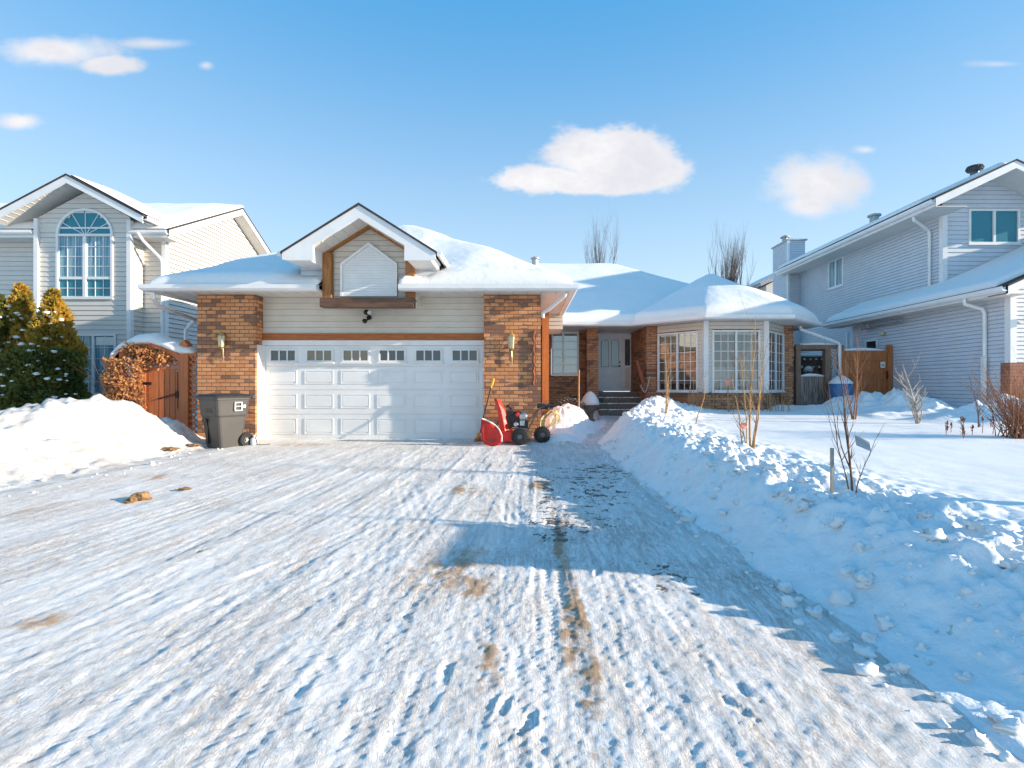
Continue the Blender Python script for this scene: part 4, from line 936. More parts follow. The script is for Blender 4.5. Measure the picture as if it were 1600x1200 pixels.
# main roof with its gable end facing the brick house
mr = MB(); y0_, yr_, y1_ = 15.52, 19.6, 23.6; z0_, zr_ = 5.97, 8.02
for xa, xb in ((-22, -10.78),):
    mr.prism([(xa, y0_, z0_), (xb, y0_, z0_), (xb, yr_, zr_), (xa, yr_, zr_)], (0, 0, -.05)); mr.prism([(xa, yr_, zr_), (xb, yr_, zr_), (xb, y1_, z0_), (xa, y1_, z0_)], (0, 0, -.05))
mro = mr.build('roof', M['shingle'], N)
rf_ = MB()
for (ya, za, yb, zb_) in ((y0_, z0_, yr_, zr_), (yr_, zr_, y1_, z0_)):
    rf_.prism([(-10.80, ya, za-.05), (-10.80, yb, zb_-.05), (-10.80, yb, zb_-.27), (-10.80, ya, za-.24)], (-.035, 0, 0))
rf_.build('rake_board', M['white'], N)
rs = MB()
for (ya, za, yb, zb_) in ((y0_+.1, z0_, yr_, zr_), (yr_, zr_, y1_, z0_)): rs.prism([(-10.84, ya, za-.25), (-10.84, yb, zb_-.26), (-11.26, yb, zb_-.26), (-11.26, ya, za-.25)], (0, 0, .02))
rs.box(-11.9, -10.84, 15.55, 16.1, 5.70, 5.72); rs.box(-20, -14.9, 15.55, 16.1, 5.70, 5.72); rs.build('soffit', M['soffit'], N)
ff = [(-11.92, 15.52), (-10.80, 15.52)]; fascia(N, ff, 5.70, 5.92); gutter(N, ff, 5.78); ff = [(-20, 15.52), (-14.85, 15.52)]; fascia(N, ff, 5.70, 5.92); gutter(N, ff, 5.78)
for poly, cc in (([(-14.2, 15.5), (-10.86, 15.5), (-10.86, 19.8), (-22, 19.8), (-22, 15.5)], (-16, 18)),):
    v, q = radial(poly, cc, lambda x, y: 5.97+.503*(y-15.52), lambda x, y, d: .17+.03*fbm(x*.7, y*.7, 2, 33)-.06*sst(-12, -10.9, x), nb=420, nr=50, edge=.14)
    grid_mesh('snow_cover', local(v, N), q, M['rsnow'], parent=mro)
downspout(N, [(-11.58, 15.29, 5.80), (-11.56, 15.5, 5.6), (-11.30, 15.9, 5.15), (-11.28, 15.93, 5.0), (-11.28, 15.93, .4)], .045)

# ================================================================ RIGHT NEIGHBOUR
Rn = thing('grey_siding_house', 'blue-grey siding two storey house with a chimney, right of the brick house', 'house', (14, 18, 0))
XW, XU = 12.2, 13.2; hR = .108
w1 = MB(); siding(w1, (XW, 12.9), (0, 1), (-1, 0), [(0, .2), (6.16, .2), (6.16, 3.62), (0, 3.62)], [(4.80, 5.45, 1.9, 2.82)], h=hR, lip=.016, g=.013); w1.build('siding_wall', M['sidR'], Rn)
w1 = MB(); siding(w1, (XU, 16.2), (0, 1), (-1, 0), [(0, .2), (8.4, .2), (8.4, 6.95), (0, 6.95)], [(5.0, 6.05, 5.38, 6.60)], h=hR, lip=.016, g=.013); w1.build('siding_wall', M['sidR'], Rn)
w1 = MB(); siding(w1, (XU, 16.2), (1, 0), FN, [(0, 3.6), (4.1, 3.6), (4.1, 6.55), (1.48, 7.79), (0, 7.09)], [(.83, 2.45, 5.68, 6.8)], h=.14, lip=.018); w1.build('siding_wall', M['sidR'], Rn)
w1 = MB(); siding(w1, (XW, 12.9), (1, 0), FN, [(0, 1.78), (8.8, 1.78), (8.8, 3.5), (4.3, 5.5), (0, 3.5)], h=hR, lip=.016, g=.013); w1.build('siding_wall', M['sidR'], Rn)
MB().box(XW-.03, 21, 12.84, 13.1, .2, 1.78).build('brick_base', M['brick3'], Rn)
MB().box(XW+.02, 20.9, 12.92, 19.05, .2, 3.5).build('wall_core', M['sidR'], Rn); MB().box(XU+.02, 17.3, 16.22, 24.5, 3.4, 6.9).build('wall_core', M['sidR'], Rn); MB().box(XU+.02, 17.3, 19.1, 24.5, .2, 3.4).build('wall_core', M['sidR'], Rn)
for a in ((XW-.03, XW+.13, 12.83, 12.99, 1.78, 3.6), (XU-.03, XU+.12, 16.13, 16.28, 3.9, 6.85), (XW-.02, XW+.03, 19.0, 19.1, .2, 3.6), (XU-.03, XU+.02, 20.9, 21.0, .3, 3.4)): MB().box(*a).build('corner_trim', M['white'], Rn)
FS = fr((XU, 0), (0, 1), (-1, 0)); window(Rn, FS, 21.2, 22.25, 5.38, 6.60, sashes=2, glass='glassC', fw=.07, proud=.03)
FS = fr((XW, 0), (0, 1), (-1, 0)); window(Rn, FS, 17.7, 18.35, 1.9, 2.82, glass='glassD', fw=.05)
FS = fr((XU, 0), (0, 1), (-1, 0)); window(Rn, FS, 20.1, 20.7, 2.2, 3.1, glass='glassD', fw=.05)
FS = fr((0, 16.2), (1, 0), FN); window(Rn, FS, 14.03, 15.65, 5.68, 6.80, sashes=2, glass='glassSky', fw=.07, proud=.035)
# lower roof
XE = 11.7
lr = MB(); zl_ = 3.66; sL = .45
lr.prism([(XE, 12.38, zl_), (16.5, 12.38, zl_+sL*4.8), (16.5, 16.2, zl_+sL*4.8), (XE, 16.2, zl_)], (0, 0, -.05)); lr.prism([(XE, 16.2, zl_), (XU, 16.2, zl_+sL*1.5), (XU, 19.95, zl_+sL*1.5), (XE, 19.95, zl_)], (0, 0, -.05))
lr.prism([(16.5, 12.38, zl_+sL*4.8), (21.3, 12.38, zl_), (21.3, 19, zl_), (16.5, 19, zl_+sL*4.8)], (0, 0, -.05))
lro = lr.build('roof', M['shingle'], Rn); lro['label'] = 'low garage roof with snow'
lf = MB(); lf.prism([(XE, 12.42, zl_-.05), (XE, 12.42, zl_-.26), (16.5, 12.42, zl_-.26+sL*4.8), (16.5, 12.42, zl_-.05+sL*4.8)], (0, .035, 0)); lf.build('rake_board', M['white'], Rn)
ln = [(XE, 20.0), (XE, 12.42)]; fascia(Rn, ln, 3.44, 3.62); gutter(Rn, ln, 3.50)
sf_ = MB(); sf_.box(XE+.01, XW+.1, 12.45, 19.95, 3.44, 3.46); sf_.prism([(XE, 12.46, 3.44), (16.5, 12.46, 3.44+sL*4.8), (16.5, 12.95, 3.44+sL*4.8), (XE, 12.95, 3.44)], (0, 0, .02)); sf_.build('soffit', M['soffit'], Rn)
v, q = radial([(XE+.02, 12.75), (17, 12.5), (17, 16.2), (XU, 16.2), (XU, 19.95), (XE+.02, 19.95)], (12.6, 15.7), lambda x, y: zl_+sL*(x-XE), lambda x, y, d: .16+.03*fbm(x*.6, y*.6, 2, 43), nb=420, nr=50, edge=.15)
grid_mesh('snow_cover', local(v, Rn), q, M['rsnow'], parent=lro)
# upper roof
zu, xr, zr = 6.86, 14.68, 7.98
ur = MB(); ur.prism([(12.28, 15.27, zu), (xr, 15.27, zr), (xr, 25, zr), (12.28, 25, zu)], (0, 0, -.05)); ur.prism([(xr, 15.27, zr), (17.14, 15.27, zu), (17.14, 25, zu), (xr, 25, zr)], (0, 0, -.05))
uro = ur.build('roof', M['shingle'], Rn); uro['label'] = 'high gabled roof with snow'
uf = MB(); uf.prism([(12.28, 15.29, zu-.05), (12.28, 15.29, zu-.27), (xr, 15.29, zr-.27), (xr, 15.29, zr-.04)], (0, .035, 0)); uf.prism([(17.14, 15.29, zu-.05), (xr, 15.29, zr-.04), (xr, 15.29, zr-.27), (17.14, 15.29, zu-.27)], (0, .035, 0)); uf.build('rake_board', M['white'], Rn)
ln = [(12.28, 25), (12.28, 15.31)]; fascia(Rn, ln, zu-.28, zu-.06); gutter(Rn, ln, zu-.2)
sf_ = MB(); sf_.box(12.30, XU+.05, 15.33, 24.9, zu-.29, zu-.27); sf_.prism([(12.30, 15.33, zu-.28), (xr, 15.33, zr-.28), (xr, 16.25, zr-.28), (12.30, 16.25, zu-.28)], (0, 0, .02)); sf_.prism([(xr, 15.33, zr-.28), (17.2, 15.33, zu-.28), (17.2, 16.25, zu-.28), (xr, 16.25, zr-.28)], (0, 0, .02)); sf_.build('soffit', M['soffit'], Rn)
v, q = radial([(12.32, 16.0), (14.9, 15.6), (17.2, 15.9), (17.2, 25), (12.32, 25)], (14.9, 20), lambda x, y: zr-.457*np.abs(x-xr), .13, nb=320, nr=40, edge=.2); grid_mesh('snow_cover', local(v, Rn), q, M['rsnow'], parent=uro)
# a higher ridge further right
ur2 = MB(); ur2.prism([(14.9, 17.7, 7.7), (18.9, 17.7, 9.45), (22.9, 17.7, 7.7), (22.9, 17.7, 6.2), (14.9, 17.7, 6.2)], (0, 7.2, 0)); ur2.build('rear_gable', M['sidR'], Rn)
ur2 = MB(); ur2.prism([(15.2, 17.4, 7.83), (19, 17.4, 9.5), (22.8, 17.4, 7.83), (22.8, 17.4, 8.02), (19, 17.4, 9.7), (15.2, 17.4, 8.02)], (0, 7.6, 0)); ur2.build('snow_cover', M['rsnow'], uro)
# chimney box
ch = MB(); siding(ch, (12.62, 24.55), (0, 1), (-1, 0), [(0, .3), (1.5, .3), (1.5, 8.18), (0, 8.18)], h=hR, lip=.016, g=.013); siding(ch, (12.62, 24.55), (1, 0), FN, [(0, .3), (.82, .3), (.82, 8.18), (0, 8.18)], h=hR, lip=.016, g=.013); ch.box(12.64, 13.44, 24.57, 26.05, .3, 8.18)
cho = ch.build('chimney', M['sidR'], Rn)
c2 = MB(); c2.box(12.56, 13.52, 24.48, 26.12, 8.18, 8.25); c2.build('chimney_cap', M['tin'], cho)
MB().box(12.58, 12.68, 24.5, 24.6, .3, 8.18).build('corner_trim', M['white'], cho)
c3 = MB(); c3.lathe((12.86, 25.3, 8.25), [(.13, 0), (.13, .26), (.22, .28), (.22, .32), (.05, .4)], 12); c3.build('chimney_flue', M['tin'], cho)
vv = MB(); vv.lathe((WX(1366, 20.5), 20.5, 7.55), [(.16, 0), (.16, .42), (.24, .44), (.24, .5), (.05, .56)], 10); vv.build('roof_vent', M['tin'], Rn)
vv = MB(); tx, ty, tz = WX(1523, 16.6), 16.6, 7.98; vv.lathe((tx, ty, tz), [(.12, -.1), (.12, .14), (.18, .18), (.22, .26), (.19, .34), (.09, .38), (.01, .39)], 18)
for k in range(18): a = k*math.pi/9; vv.tube([(tx+.19*math.cos(a), ty+.19*math.sin(a), tz+.18), (tx+.235*math.cos(a+.15), ty+.235*math.sin(a+.15), tz+.26), (tx+.19*math.cos(a+.3), ty+.19*math.sin(a+.3), tz+.35)], .010, 4)
vv.build('turbine_vent', M['dsteel'], Rn)
vv = MB(); vv.lathe((WX(1330, 22.5), 22.5, 7.35), [(.14, 0), (.14, .12), (.22, .16), (.1, .22)], 10); vv.build('roof_vent', M['dsteel'], Rn)
downspout(Rn, [(12.36, 16.3, zu-.22), (12.38, 16.3, zu-.38), (13.08, 16.6, zu-.62), (13.12, 16.6, zu-.75), (13.12, 16.6, 4.30), (13.0, 16.5, 4.2)], .045)
downspout(Rn, [(11.62, 13.55, 3.5), (11.64, 13.55, 3.36), (12.06, 13.5, 3.22), (12.12, 13.5, 3.1), (12.12, 13.5, .5)], .045)
MB().box(12.02, 12.10, 13.42, 13.50, .5, 1.95).build('pipe_cover', M['white'], Rn)
ex = MB(); ex.tube([(12.0, 16.3, 3.30), (12.0, 18.0, 3.30)], .05, 8); ex.tube([(12.0, 17.85, 3.30), (12.0, 18.2, 3.28)], .09, 8); ex.build('exhaust_pipe', M['tin'], Rn)
wl = MB(); wl.lathe((12.2, 17.35, 2.98), [(.05, 0), (.06, -.05), (.085, -.07), (.07, -.14), (.03, -.17)], 10, 'x'); wl.build('wall_lamp', M['lglass'], Rn, smooth=True)
wl = MB(); wl.lathe((14.0-1.55+.15, 12.86, 2.85), [(.06, 0), (.10, -.08), (.12, -.2)], 10, 'y'); wl.build('wall_lamp', M['white'], Rn)
# ================================================================ far house roof seen between the two
Fh = thing('distant_house', 'small snowy roof corner far off behind the bay roof and the chimney', 'house', (18, 36, 0))
f_ = MB(); x0 = WX(1184, 36); f_.prism([(x0+.6, 36, 0), (x0+9, 36, 0), (x0+9, 36, 8), (x0+2.4, 36, 9.2), (x0+.6, 36, 8.3)], (0, 8, 0)); f_.build('wall', M['sidL'], Fh)
f_ = MB(); f_.prism([(x0, 35.5, 8.15), (x0+4, 35.5, 10.1), (x0+4, 35.5, 10.35), (x0-.05, 35.5, 8.4)], (0, 9, 0)); f_.build('roof', M['tin'], Fh)
f_ = MB(); f_.prism([(x0, 35.6, 8.36), (x0+4, 35.6, 10.3), (x0+4, 35.6, 10.5), (x0+.02, 35.6, 8.52)], (0, 8.8, 0)); f_.build('snow_cover', M['rsnow'], Fh)
# ================================================================ vegetation helpers
def ground_at(px, py, y0=3, y1=17):
    Y = y0
    while Y < y1:
        x = WX(px, Y)
        if 604-(hz(x, Y)-1.18)*800/Y <= py: return x, Y, hz(x, Y)
        Y += .1
    return WX(px, y1), y1, hz(WX(px, y1), y1)
def branch(mb, R, p, d, length, r, depth, spread=.6, up=.25, kids=3, bend=.12, seg=6, tip=.25, tips=None):
    pts = [Vector(p)]; rs = [r]; d = Vector(d).normalized()
    for i in range(seg):
        d = (d+Vector((R.uniform(-bend, bend), R.uniform(-bend, bend), R.uniform(-bend, bend)*.6+up*.12))).normalized()
        pts.append(pts[-1]+d*length/seg); rs.append(r*(1-(1-tip)*(i+1)/seg))
    mb.tube(pts, rs, 6 if depth > 0 and r > .01 else 4, cap=False)
    if tips is not None: tips.append(pts[-1])
    if depth > 0:
        for k in range(kids):
            t = R.uniform(.3, .95); i = min(int(t*seg), seg-1)
            q = pts[i].lerp(pts[i+1], t*seg-i); n = Vector((R.uniform(-1, 1), R.uniform(-1, 1), R.uniform(-.1, .8)))
            nd = (d*(1-spread)+n.normalized()*spread+Vector((0, 0, up))).normalized()
            branch(mb, R, q, nd, length*R.uniform(.35, .62), rs[i]*.62, depth-1, spread, up, kids, bend, seg, tip, tips)
def sapling(label, base, stems, seed, mat='tan', name='sapling', group='bare saplings on the snowy lawn', cat='sapling', kids=4, depth=2, spread=.5, bend=.10, sink=.1):
    R = random.Random(seed); t = thing(name, label, cat, base, group)
    s_ = MB(); tw_ = MB()
    for (dx, dy, h, lean, r) in stems:
        d = Vector((lean, R.uniform(-.08, .08), 1)).normalized(); p = Vector((base[0]+dx, base[1]+dy, base[2]-sink))
        pts = [p]; rs = [r]; seg = 9
        for i in range(seg):
            d = (d+Vector((R.uniform(-bend, bend), R.uniform(-bend, bend), .10))).normalized(); pts.append(pts[-1]+d*(h+sink)/seg); rs.append(r*(1-.8*(i+1)/seg))
        s_.tube(pts, rs, 6)
        for k in range(kids):
            i = R.randint(2, seg-1); a = R.uniform(0, 6.28); nd = Vector((math.cos(a)*spread, math.sin(a)*spread*.6, .75))
            branch(tw_, R, pts[i], nd, h*R.uniform(.16, .38), rs[i]*.7, depth-1, .45, .3, 2, .12, 5)
    s_.build('stem', M[mat], t, smooth=True); tw_.build('twigs', M[mat], t, smooth=True); return t
def foliage(mb, R, sampler, n, s0, s1, upb=.4, fan=1):
    for i in range(n):
        p, nrm = sampler(R)
        d = Vector((R.gauss(0, 1), R.gauss(0, 1), R.gauss(0, 1)+upb*2)).normalized(); d = (d+nrm*.5).normalized(); w = d.cross(Vector((R.gauss(0, 1), R.gauss(0, 1), R.gauss(0, 1)))).normalized()
        L_ = R.uniform(s0, s1); p = Vector(p)
        mb.add([p-w*L_*.12, p+d*L_*.45-w*L_*.30, p+d*L_, p+d*L_*.5+w*L_*.30, p+w*L_*.12], [(0, 1, 2, 3, 4)])
# --- three cedars in front of the white house
def cedar(label, cx_, cy_, zt, rb, seed, n, zb_=.2, sun_bronze=True):
    t = thing('cedar_tree', label, 'tree', (cx_, cy_, zb_), 'cedars in front of the white house')
    R = random.Random(seed); f = MB()
    MB().tube([(cx_, cy_, zb_-.1), (cx_+.03, cy_, zb_+(zt-zb_)*.5), (cx_, cy_, zt-.25)], [.09, .06, .015], 8).build('trunk', M['bark'], t)
    Hh = zt-zb_
    def rad_(q, a): return rb*(1-q**2.6*.95)*(.82+.55*mn.noise(Vector((math.cos(a)*1.4+seed, math.sin(a)*1.4, q*4.5))))*(1 if q > .06 else .75)
    def samp(R_):
        q = R_.random()**1.15; a = R_.uniform(0, 6.283); r = rad_(q, a)*R_.uniform(.62, 1.04)**.6
        tuft = .10*mn.noise(Vector((a*3, q*14, seed)))
        r += tuft; return (cx_+math.cos(a)*r, cy_+math.sin(a)*r, zb_+q*Hh*.97), Vector((math.cos(a), math.sin(a), .6))
    foliage(f, R, samp, n, .07, .17, .5); f.build('crown', M['cedar' if not sun_bronze else 'sun_bronze'], t)
    c = MB(); # dense dark inner mass keeps the sky out of the middle
    prof = [(max(rad_(q/14, 1)*.66, .02), q/14*Hh*.93) for q in range(15)]; c.lathe((cx_, cy_, zb_), prof, 12); c.build('inner_foliage', M['cedar'], t, smooth=True)
    s_ = MB()
    for k in range(42):
        q = R.uniform(.03, .85); a = R.uniform(3.2, 6.2); r = rad_(q, a)*.98; s = R.uniform(.025, .075)
        s_.blob((cx_+math.cos(a)*r, cy_+math.sin(a)*r, zb_+q*Hh), (s*1.3, s, s*.65), k, 1, .3)
    s_.build('snow_clumps', M['snow'], t, smooth=True)
cedar('cedar coloured gold by low sun and winter bronzing, nearest the window of the white house', WX(84, 13.6), 13.6, 3.78, .66, 1, 11000)
cedar('tallest of the three cedars, standing in the middle', WX(33, 13.9), 13.9, 4.0, .66, 2, 10000)
cedar('cedar cut by the left edge of the picture', WX(-6, 13.6), 13.6, 3.70, .66, 3, 6000, sun_bronze=False)
sx, sy = WX(100, 12.9), 12.9
lt = thing('cedar_shrub', 'dark low cedar shrub with snow clumps below the sun-bronzed cedars', 'shrub', (sx, sy, .3)); R = random.Random(8); f = MB()
def samp(R_):
    a = R_.uniform(0, 6.283); q = R_.random(); k = mn.noise(Vector((math.cos(a)*2, math.sin(a)*2, q*3)))
    r = (.62+.2*k)*math.sqrt(max(.05, 1-(q-.35)**2*1.6))*R_.uniform(.7, 1.0); return (sx-.55+math.cos(a)*r*1.55, sy+math.sin(a)*r, .35+q*1.75), Vector((math.cos(a), math.sin(a), .4))
foliage(f, R, samp, 9500, .06, .14, .3); f.build('crown', M['cedar'], lt); c = MB(); c.blob((sx-.55, sy, 1.15), (.72, .42, .8), 3, 3, .12); c.build('inner_foliage', M['cedar'], lt, smooth=True)
MB().tube([(sx-.5, sy, .2), (sx-.5, sy, 1.2)], [.06, .03], 6).build('trunk', M['bark'], lt)
s_ = MB()
for k in range(46):
    a = R.uniform(3.2, 6.2); q = R.random(); r = .60*math.sqrt(1-(q-.35)**2*1.6); s = R.uniform(.02, .07); s_.blob((sx-.55+math.cos(a)*r*1.55, sy+math.sin(a)*r, .4+q*1.7), (s*1.3, s, s*.6), k, 1, .3)
s_.build('snow_clumps', M['snow'], lt, smooth=True)
# --- arched gate with dry vine
YG = 11.42; gx0, gx1 = WX(183, YG), WX(291, YG); gp0, gp1 = WX(224, YG), WX(283, YG)
G = thing('arbor_gate', 'red-brown wooden arbor with a boarded gate, lattice and snow on its arch', 'gate', (gp0, YG, 0))
MB().box(WX(283, YG), WX(296, YG), YG-.06, YG+.10, -.1, 2.10).build('post', M['gate'], G); MB().box(gx0-.05, gx0+.08, YG-.05, YG+.10, -.1, 1.95).build('post', M['gate'], G)
MB().prism([(WX(283, YG)-.01, YG-.07, 2.10), (WX(296, YG)+.01, YG-.07, 2.10), (WX(289.5, YG), YG-.07, 2.22)], (0, .18, 0)).build('post_cap', M['gate'], G)
def arch(x0, x1, zs, rise, th, y0, y1, name, mat):
    b = MB(); n = 18; pts = []
    for i in range(n+1): t_ = i/n; pts.append((x0+(x1-x0)*t_, zs+rise*math.sin(math.pi*t_)**.8))
    for i in range(n):
        (a, za), (c_2, zc) = pts[i], pts[i+1]; b.prism([(a, y0, za), (c_2, y0, zc), (c_2, y0, zc+th), (a, y0, za+th)], (0, y1-y0, 0))
    return b.build(name, M[mat], G)
arch(gx0, WX(283, YG), 1.72, .32, .15, YG-.05, YG, 'arch_board', 'gate'); arch(gx0, WX(283, YG), 1.72, .32, .15, YG+.45, YG+.50, 'arch_board', 'gate')
gb_ = MB(); nb_ = 7; bw_ = (gp1-gp0)/nb_
for k in range(nb_):
    a = gp0+k*bw_; t_ = (k+.5)/nb_; gb_.box(a+.006, a+bw_-.006, YG-.018-.003*(k % 2), YG+.01, -.02, 1.50+.07*math.sin(math.pi*t_))
gbo = gb_.build('gate_boards', M['gate'], G)
MB().box(gp0, gp1, YG+.012, YG+.03, 0, 1.48).build('backing_board', M['gate'], G)
rl = MB(); rl.box(gp0, gp1, YG-.03, YG+.02, 1.89, 1.95); rl.box(gp0, gp1, YG-.03, YG+.02, 1.56, 1.62); rl.box(gp0-.02, gp0+.06, YG-.03, YG+.02, .1, 1.9); rl.box(gp1-.05, gp1, YG-.035, YG+.02, 0, 1.9); rl.build('gate_frame', M['gate'], G)
def lattice(x0, x1, z0, z1, y, step, name, mat, par, r=.014):
    b = MB(); w_, h_ = x1-x0, z1-z0
    for s_ in (1, -1):
        k = -h_
        while k < w_:
            a0, a1 = max(k, 0), min(k+h_, w_)
            if a1-a0 > .02:
                if s_ > 0: p, q_ = (x0+a0, z0+(a0-k)), (x0+a1, z0+(a1-k))
                else: p, q_ = (x0+a0, z1-(a0-k)), (x0+a1, z1-(a1-k))
                d_ = Vector((q_[0]-p[0], 0, q_[1]-p[1])); L_ = d_.length/2; d_.normalize()
                b.obox(((p[0]+q_[0])/2, y+.008*s_, (p[1]+q_[1])/2), d_*L_, (0, .006, 0), Vector((-d_.z, 0, d_.x))*r)
            k += step
    return b.build(name, M[mat], par)
lattice(gp0+.03, gp1-.05, 1.62, 1.89, YG-.01, .115, 'lattice', 'gate', G)
lattice(WX(297, YG), WX(307.5, YG), .05, 1.85, YG, .13, 'side_lattice', 'gate', G, .018)
fr2 = MB(); fr2.box(WX(296, YG), WX(308, YG), YG-.02, YG+.03, 1.85, 1.95); fr2.build('side_rail', M['gate'], G)
la = MB(); la.box(gp1-.10, gp1-.03, YG-.05, YG-.02, .93, 1.08); la.tube([(gp1-.06, YG-.05, 1.0), (gp1-.35, YG-.06, .93), (gp1-.5, YG-.05, .90), (gp1-.3, YG-.05, .97), (gp1-.06, YG-.05, 1.04)], .008, 5); la.tube([(gp1-.04, YG-.06, 1.5), (gp1-.04, YG-.06, .7)], .008, 5); la.build('latch', M['black'], G)
hg = MB(); hg.box(gp0+.0, gp0+.2, YG-.035, YG-.02, 1.22, 1.28); hg.build('hinge', M['black'], G)
# snow load on the arch
def snow_ridge(name, path, hw, par, seed=0, n=12, sub=6, under=.06):
    P = []; 
    for i in range(len(path)-1):
        for k in range(sub): t_ = k/sub; P.append([path[i][j]+(path[i+1][j]-path[i][j])*t_ for j in range(4)])
    P.append(list(path[-1])); vs = []; fs = []; L = len(P)
    for i, (x, y, z, h) in enumerate(P):
        e = min(1, min(i, L-1-i)/3+.08)
        for k in range(n+1):
            a = math.pi*k/n; q = 1+.12*mn.noise(Vector((x*2+seed, math.cos(a)*2, i*.3)))
            vs.append((x, y-math.cos(a)*hw*q*(.5+.5*e), z+h*e*q*math.sin(a)**.8))
        vs.append((x, y, z-under))
    m = n+2
    for i in range(L-1):
        for k in range(m): fs.append((i*m+k, (i+1)*m+k, (i+1)*m+(k+1) % m, i*m+(k+1) % m))
    fs += [tuple(range(m)), tuple((L-1)*m+k for k in range(m-1, -1, -1))]
    return MB().add(vs, fs).build(name, M['rsnow'], par, smooth=True)
pth = [(gx0-.15, YG+.2, 1.72, .12), (gx0+.1, YG+.2, 1.98, .20), (gx0+.45, YG+.2, 2.13, .24), (gx0+.8, YG+.2, 2.16, .22), (gx0+1.15, YG+.2, 2.05, .20), (gx0+1.45, YG+.2, 1.93, .22), (gx0+1.8, YG+.25, 1.93, .12)]
snow_ridge('snow_cap', pth, .36, G)
# dry vine
vx = WX(200, 11.3); VN = thing('dry_vine', 'vine with dry orange-brown leaves climbing the left side of the wooden arbor', 'vine', (vx, 11.3, 0)); R = random.Random(31); f = MB(); st = MB()
def samp(R_):
    if R_.random() < .78:
        q = R_.random(); a = R_.uniform(0, 6.283); r = (.34+.12*mn.noise(Vector((math.cos(a), math.sin(a), q*5))))*(.85+.35*q)*R_.uniform(.45, 1); return (vx-.04+.05*q+math.cos(a)*r*1.05, 11.22+math.sin(a)*r*.9, .15+q*1.65), Vector((math.cos(a), math.sin(a), 0))
    t_ = R_.random(); return (vx-.1+t_*.95+R_.gauss(0, .05), 11.36+R_.gauss(0, .07), 1.86+.22*math.sin(math.pi*min(1, t_+.3))+R_.gauss(0, .07)-.05), Vector((0, -1, 0))
foliage(f, R, samp, 6500, .04, .085, -.3)
def samp2(R_): t_ = R_.random(); return (gp0+.05+t_*(gp1-gp0-.1), 11.8+R_.gauss(0, .06), 1.75+R_.random()*.32), Vector((0, -1, 0))
foliage(f, R, samp2, 420, .05, .10, -.3)
for k in range(70):
    a = R.uniform(-.35, .35); branch(st, R, (vx+a, 11.25+R.uniform(-.2, .2), .0+R.uniform(0, .8)), (R.uniform(-.3, .3), R.uniform(-.3, .1), 1), R.uniform(.5, 1.2), .008, 1, .5, .2, 2, .25)
st.build('stems', M['bark'], VN); f.build('leaves', M['dry'], VN)
# --- wheelie bin
bx_, by_, bz_ = WX(352, 10.35), 10.35, hz(WX(352, 10.35), 10.35)-.02
BN = thing('wheelie_bin', 'dark grey wheeled garbage bin with a closed lid beside the garage', 'bin', (bx_, by_, bz_)); an = rad(255-270+0)   # front faces left of the camera
fd = Vector((math.cos(rad(243)), math.sin(rad(243)), 0)); sd = Vector((-fd.y, fd.x, 0)); O = Vector((bx_, by_, bz_)); UZ = Vector((0, 0, 1))
def bl(f_, s_, z): return O+fd*f_+sd*s_+UZ*z
def ringb(f0, f1, w, z, rr=.07):
    P = []
    for (cf, cs, a0) in ((f1-rr, w-rr, 0), (f0+rr, w-rr, 90), (f0+rr, -w+rr, 180), (f1-rr, -w+rr, 270)):
        for k in range(4): a = rad(a0+k*30); P.append(bl(cf+rr*math.cos(a), cs+rr*math.sin(a), z))
    return P
def loft(mb, rings, cap=True):
    n = len(rings[0]); vs = [p for r in rings for p in r]; fs = []
    for i in range(len(rings)-1):
        for k in range(n): fs.append((i*n+k, i*n+(k+1) % n, (i+1)*n+(k+1) % n, (i+1)*n+k))
    if cap: fs += [tuple(range(n-1, -1, -1)), tuple((len(rings)-1)*n+k for k in range(n))]
    return mb.add(vs, fs)
b = MB(); loft(b, [ringb(-.22, .25, .23, 0), ringb(-.27, .30, .26, .42), ringb(-.29, .325, .275, .62), ringb(-.31, .345, .29, .66), ringb(-.34, .37, .31, .96), ringb(-.36, .39, .325, .97), ringb(-.36, .39, .325, 1.0)]); bo = b.build('body', M['bin'], BN)
b = MB(); loft(b, [ringb(-.40, .41, .34, 1.0), ringb(-.41, .42, .345, 1.03), ringb(-.36, .37, .30, 1.07), ringb(-.2, .22, .2, 1.09)]); b.obox(bl(-.43, 0, 1.02), fd*.05, sd*.30, UZ*.018); b.build('lid', M['lid'], BN)
b = MB(); b.tube([bl(-.42, -.28, 1.0), bl(-.42, .28, 1.0)], .018, 8); b.build('handle', M['lid'], BN)
for s_ in (-1, 1):
    b = MB(); c0 = bl(-.27, s_*.27, .14)
    vs = []; fs = []; n = 22
    for (rr, o_) in ((.06, -.02), (.135, -.03), (.15, -.012), (.15, .012), (.135, .03), (.06, .02)):
        for k in range(n): a = 2*math.pi*k/n; vs.append(c0+fd*rr*math.cos(a)+UZ*rr*math.sin(a)+sd*o_)
    for i in range(5):
        for k in range(n): fs.append((i*n+k, i*n+(k+1) % n, (i+1)*n+(k+1) % n, (i+1)*n+k))
    b.add(vs, fs); wo = b.build('wheel', M['rubber'], BN); b = MB()
    for k in range(6): a = k*math.pi/3; b.tube([c0, c0+fd*.10*math.cos(a)+UZ*.10*math.sin(a)], .010, 5)
    b.tube([c0-sd*.03, c0+sd*.03], .03, 8); b.build('hub', M['tin'], wo)
b = MB()    # mouldings on the street-side faces
b.obox(bl(.335, .04, .80), fd*.022, sd*.10, UZ*.09); b.obox(bl(.30, -.10, .30), fd*.014, sd*.035, UZ*.20); b.obox(bl(.315, -.12, .50), fd*.012, sd*.05, UZ*.035); b.obox(bl(.345, -.12, .56), fd*.01, sd*.07, UZ*.03); b.build('moulding', M['black'], BN)
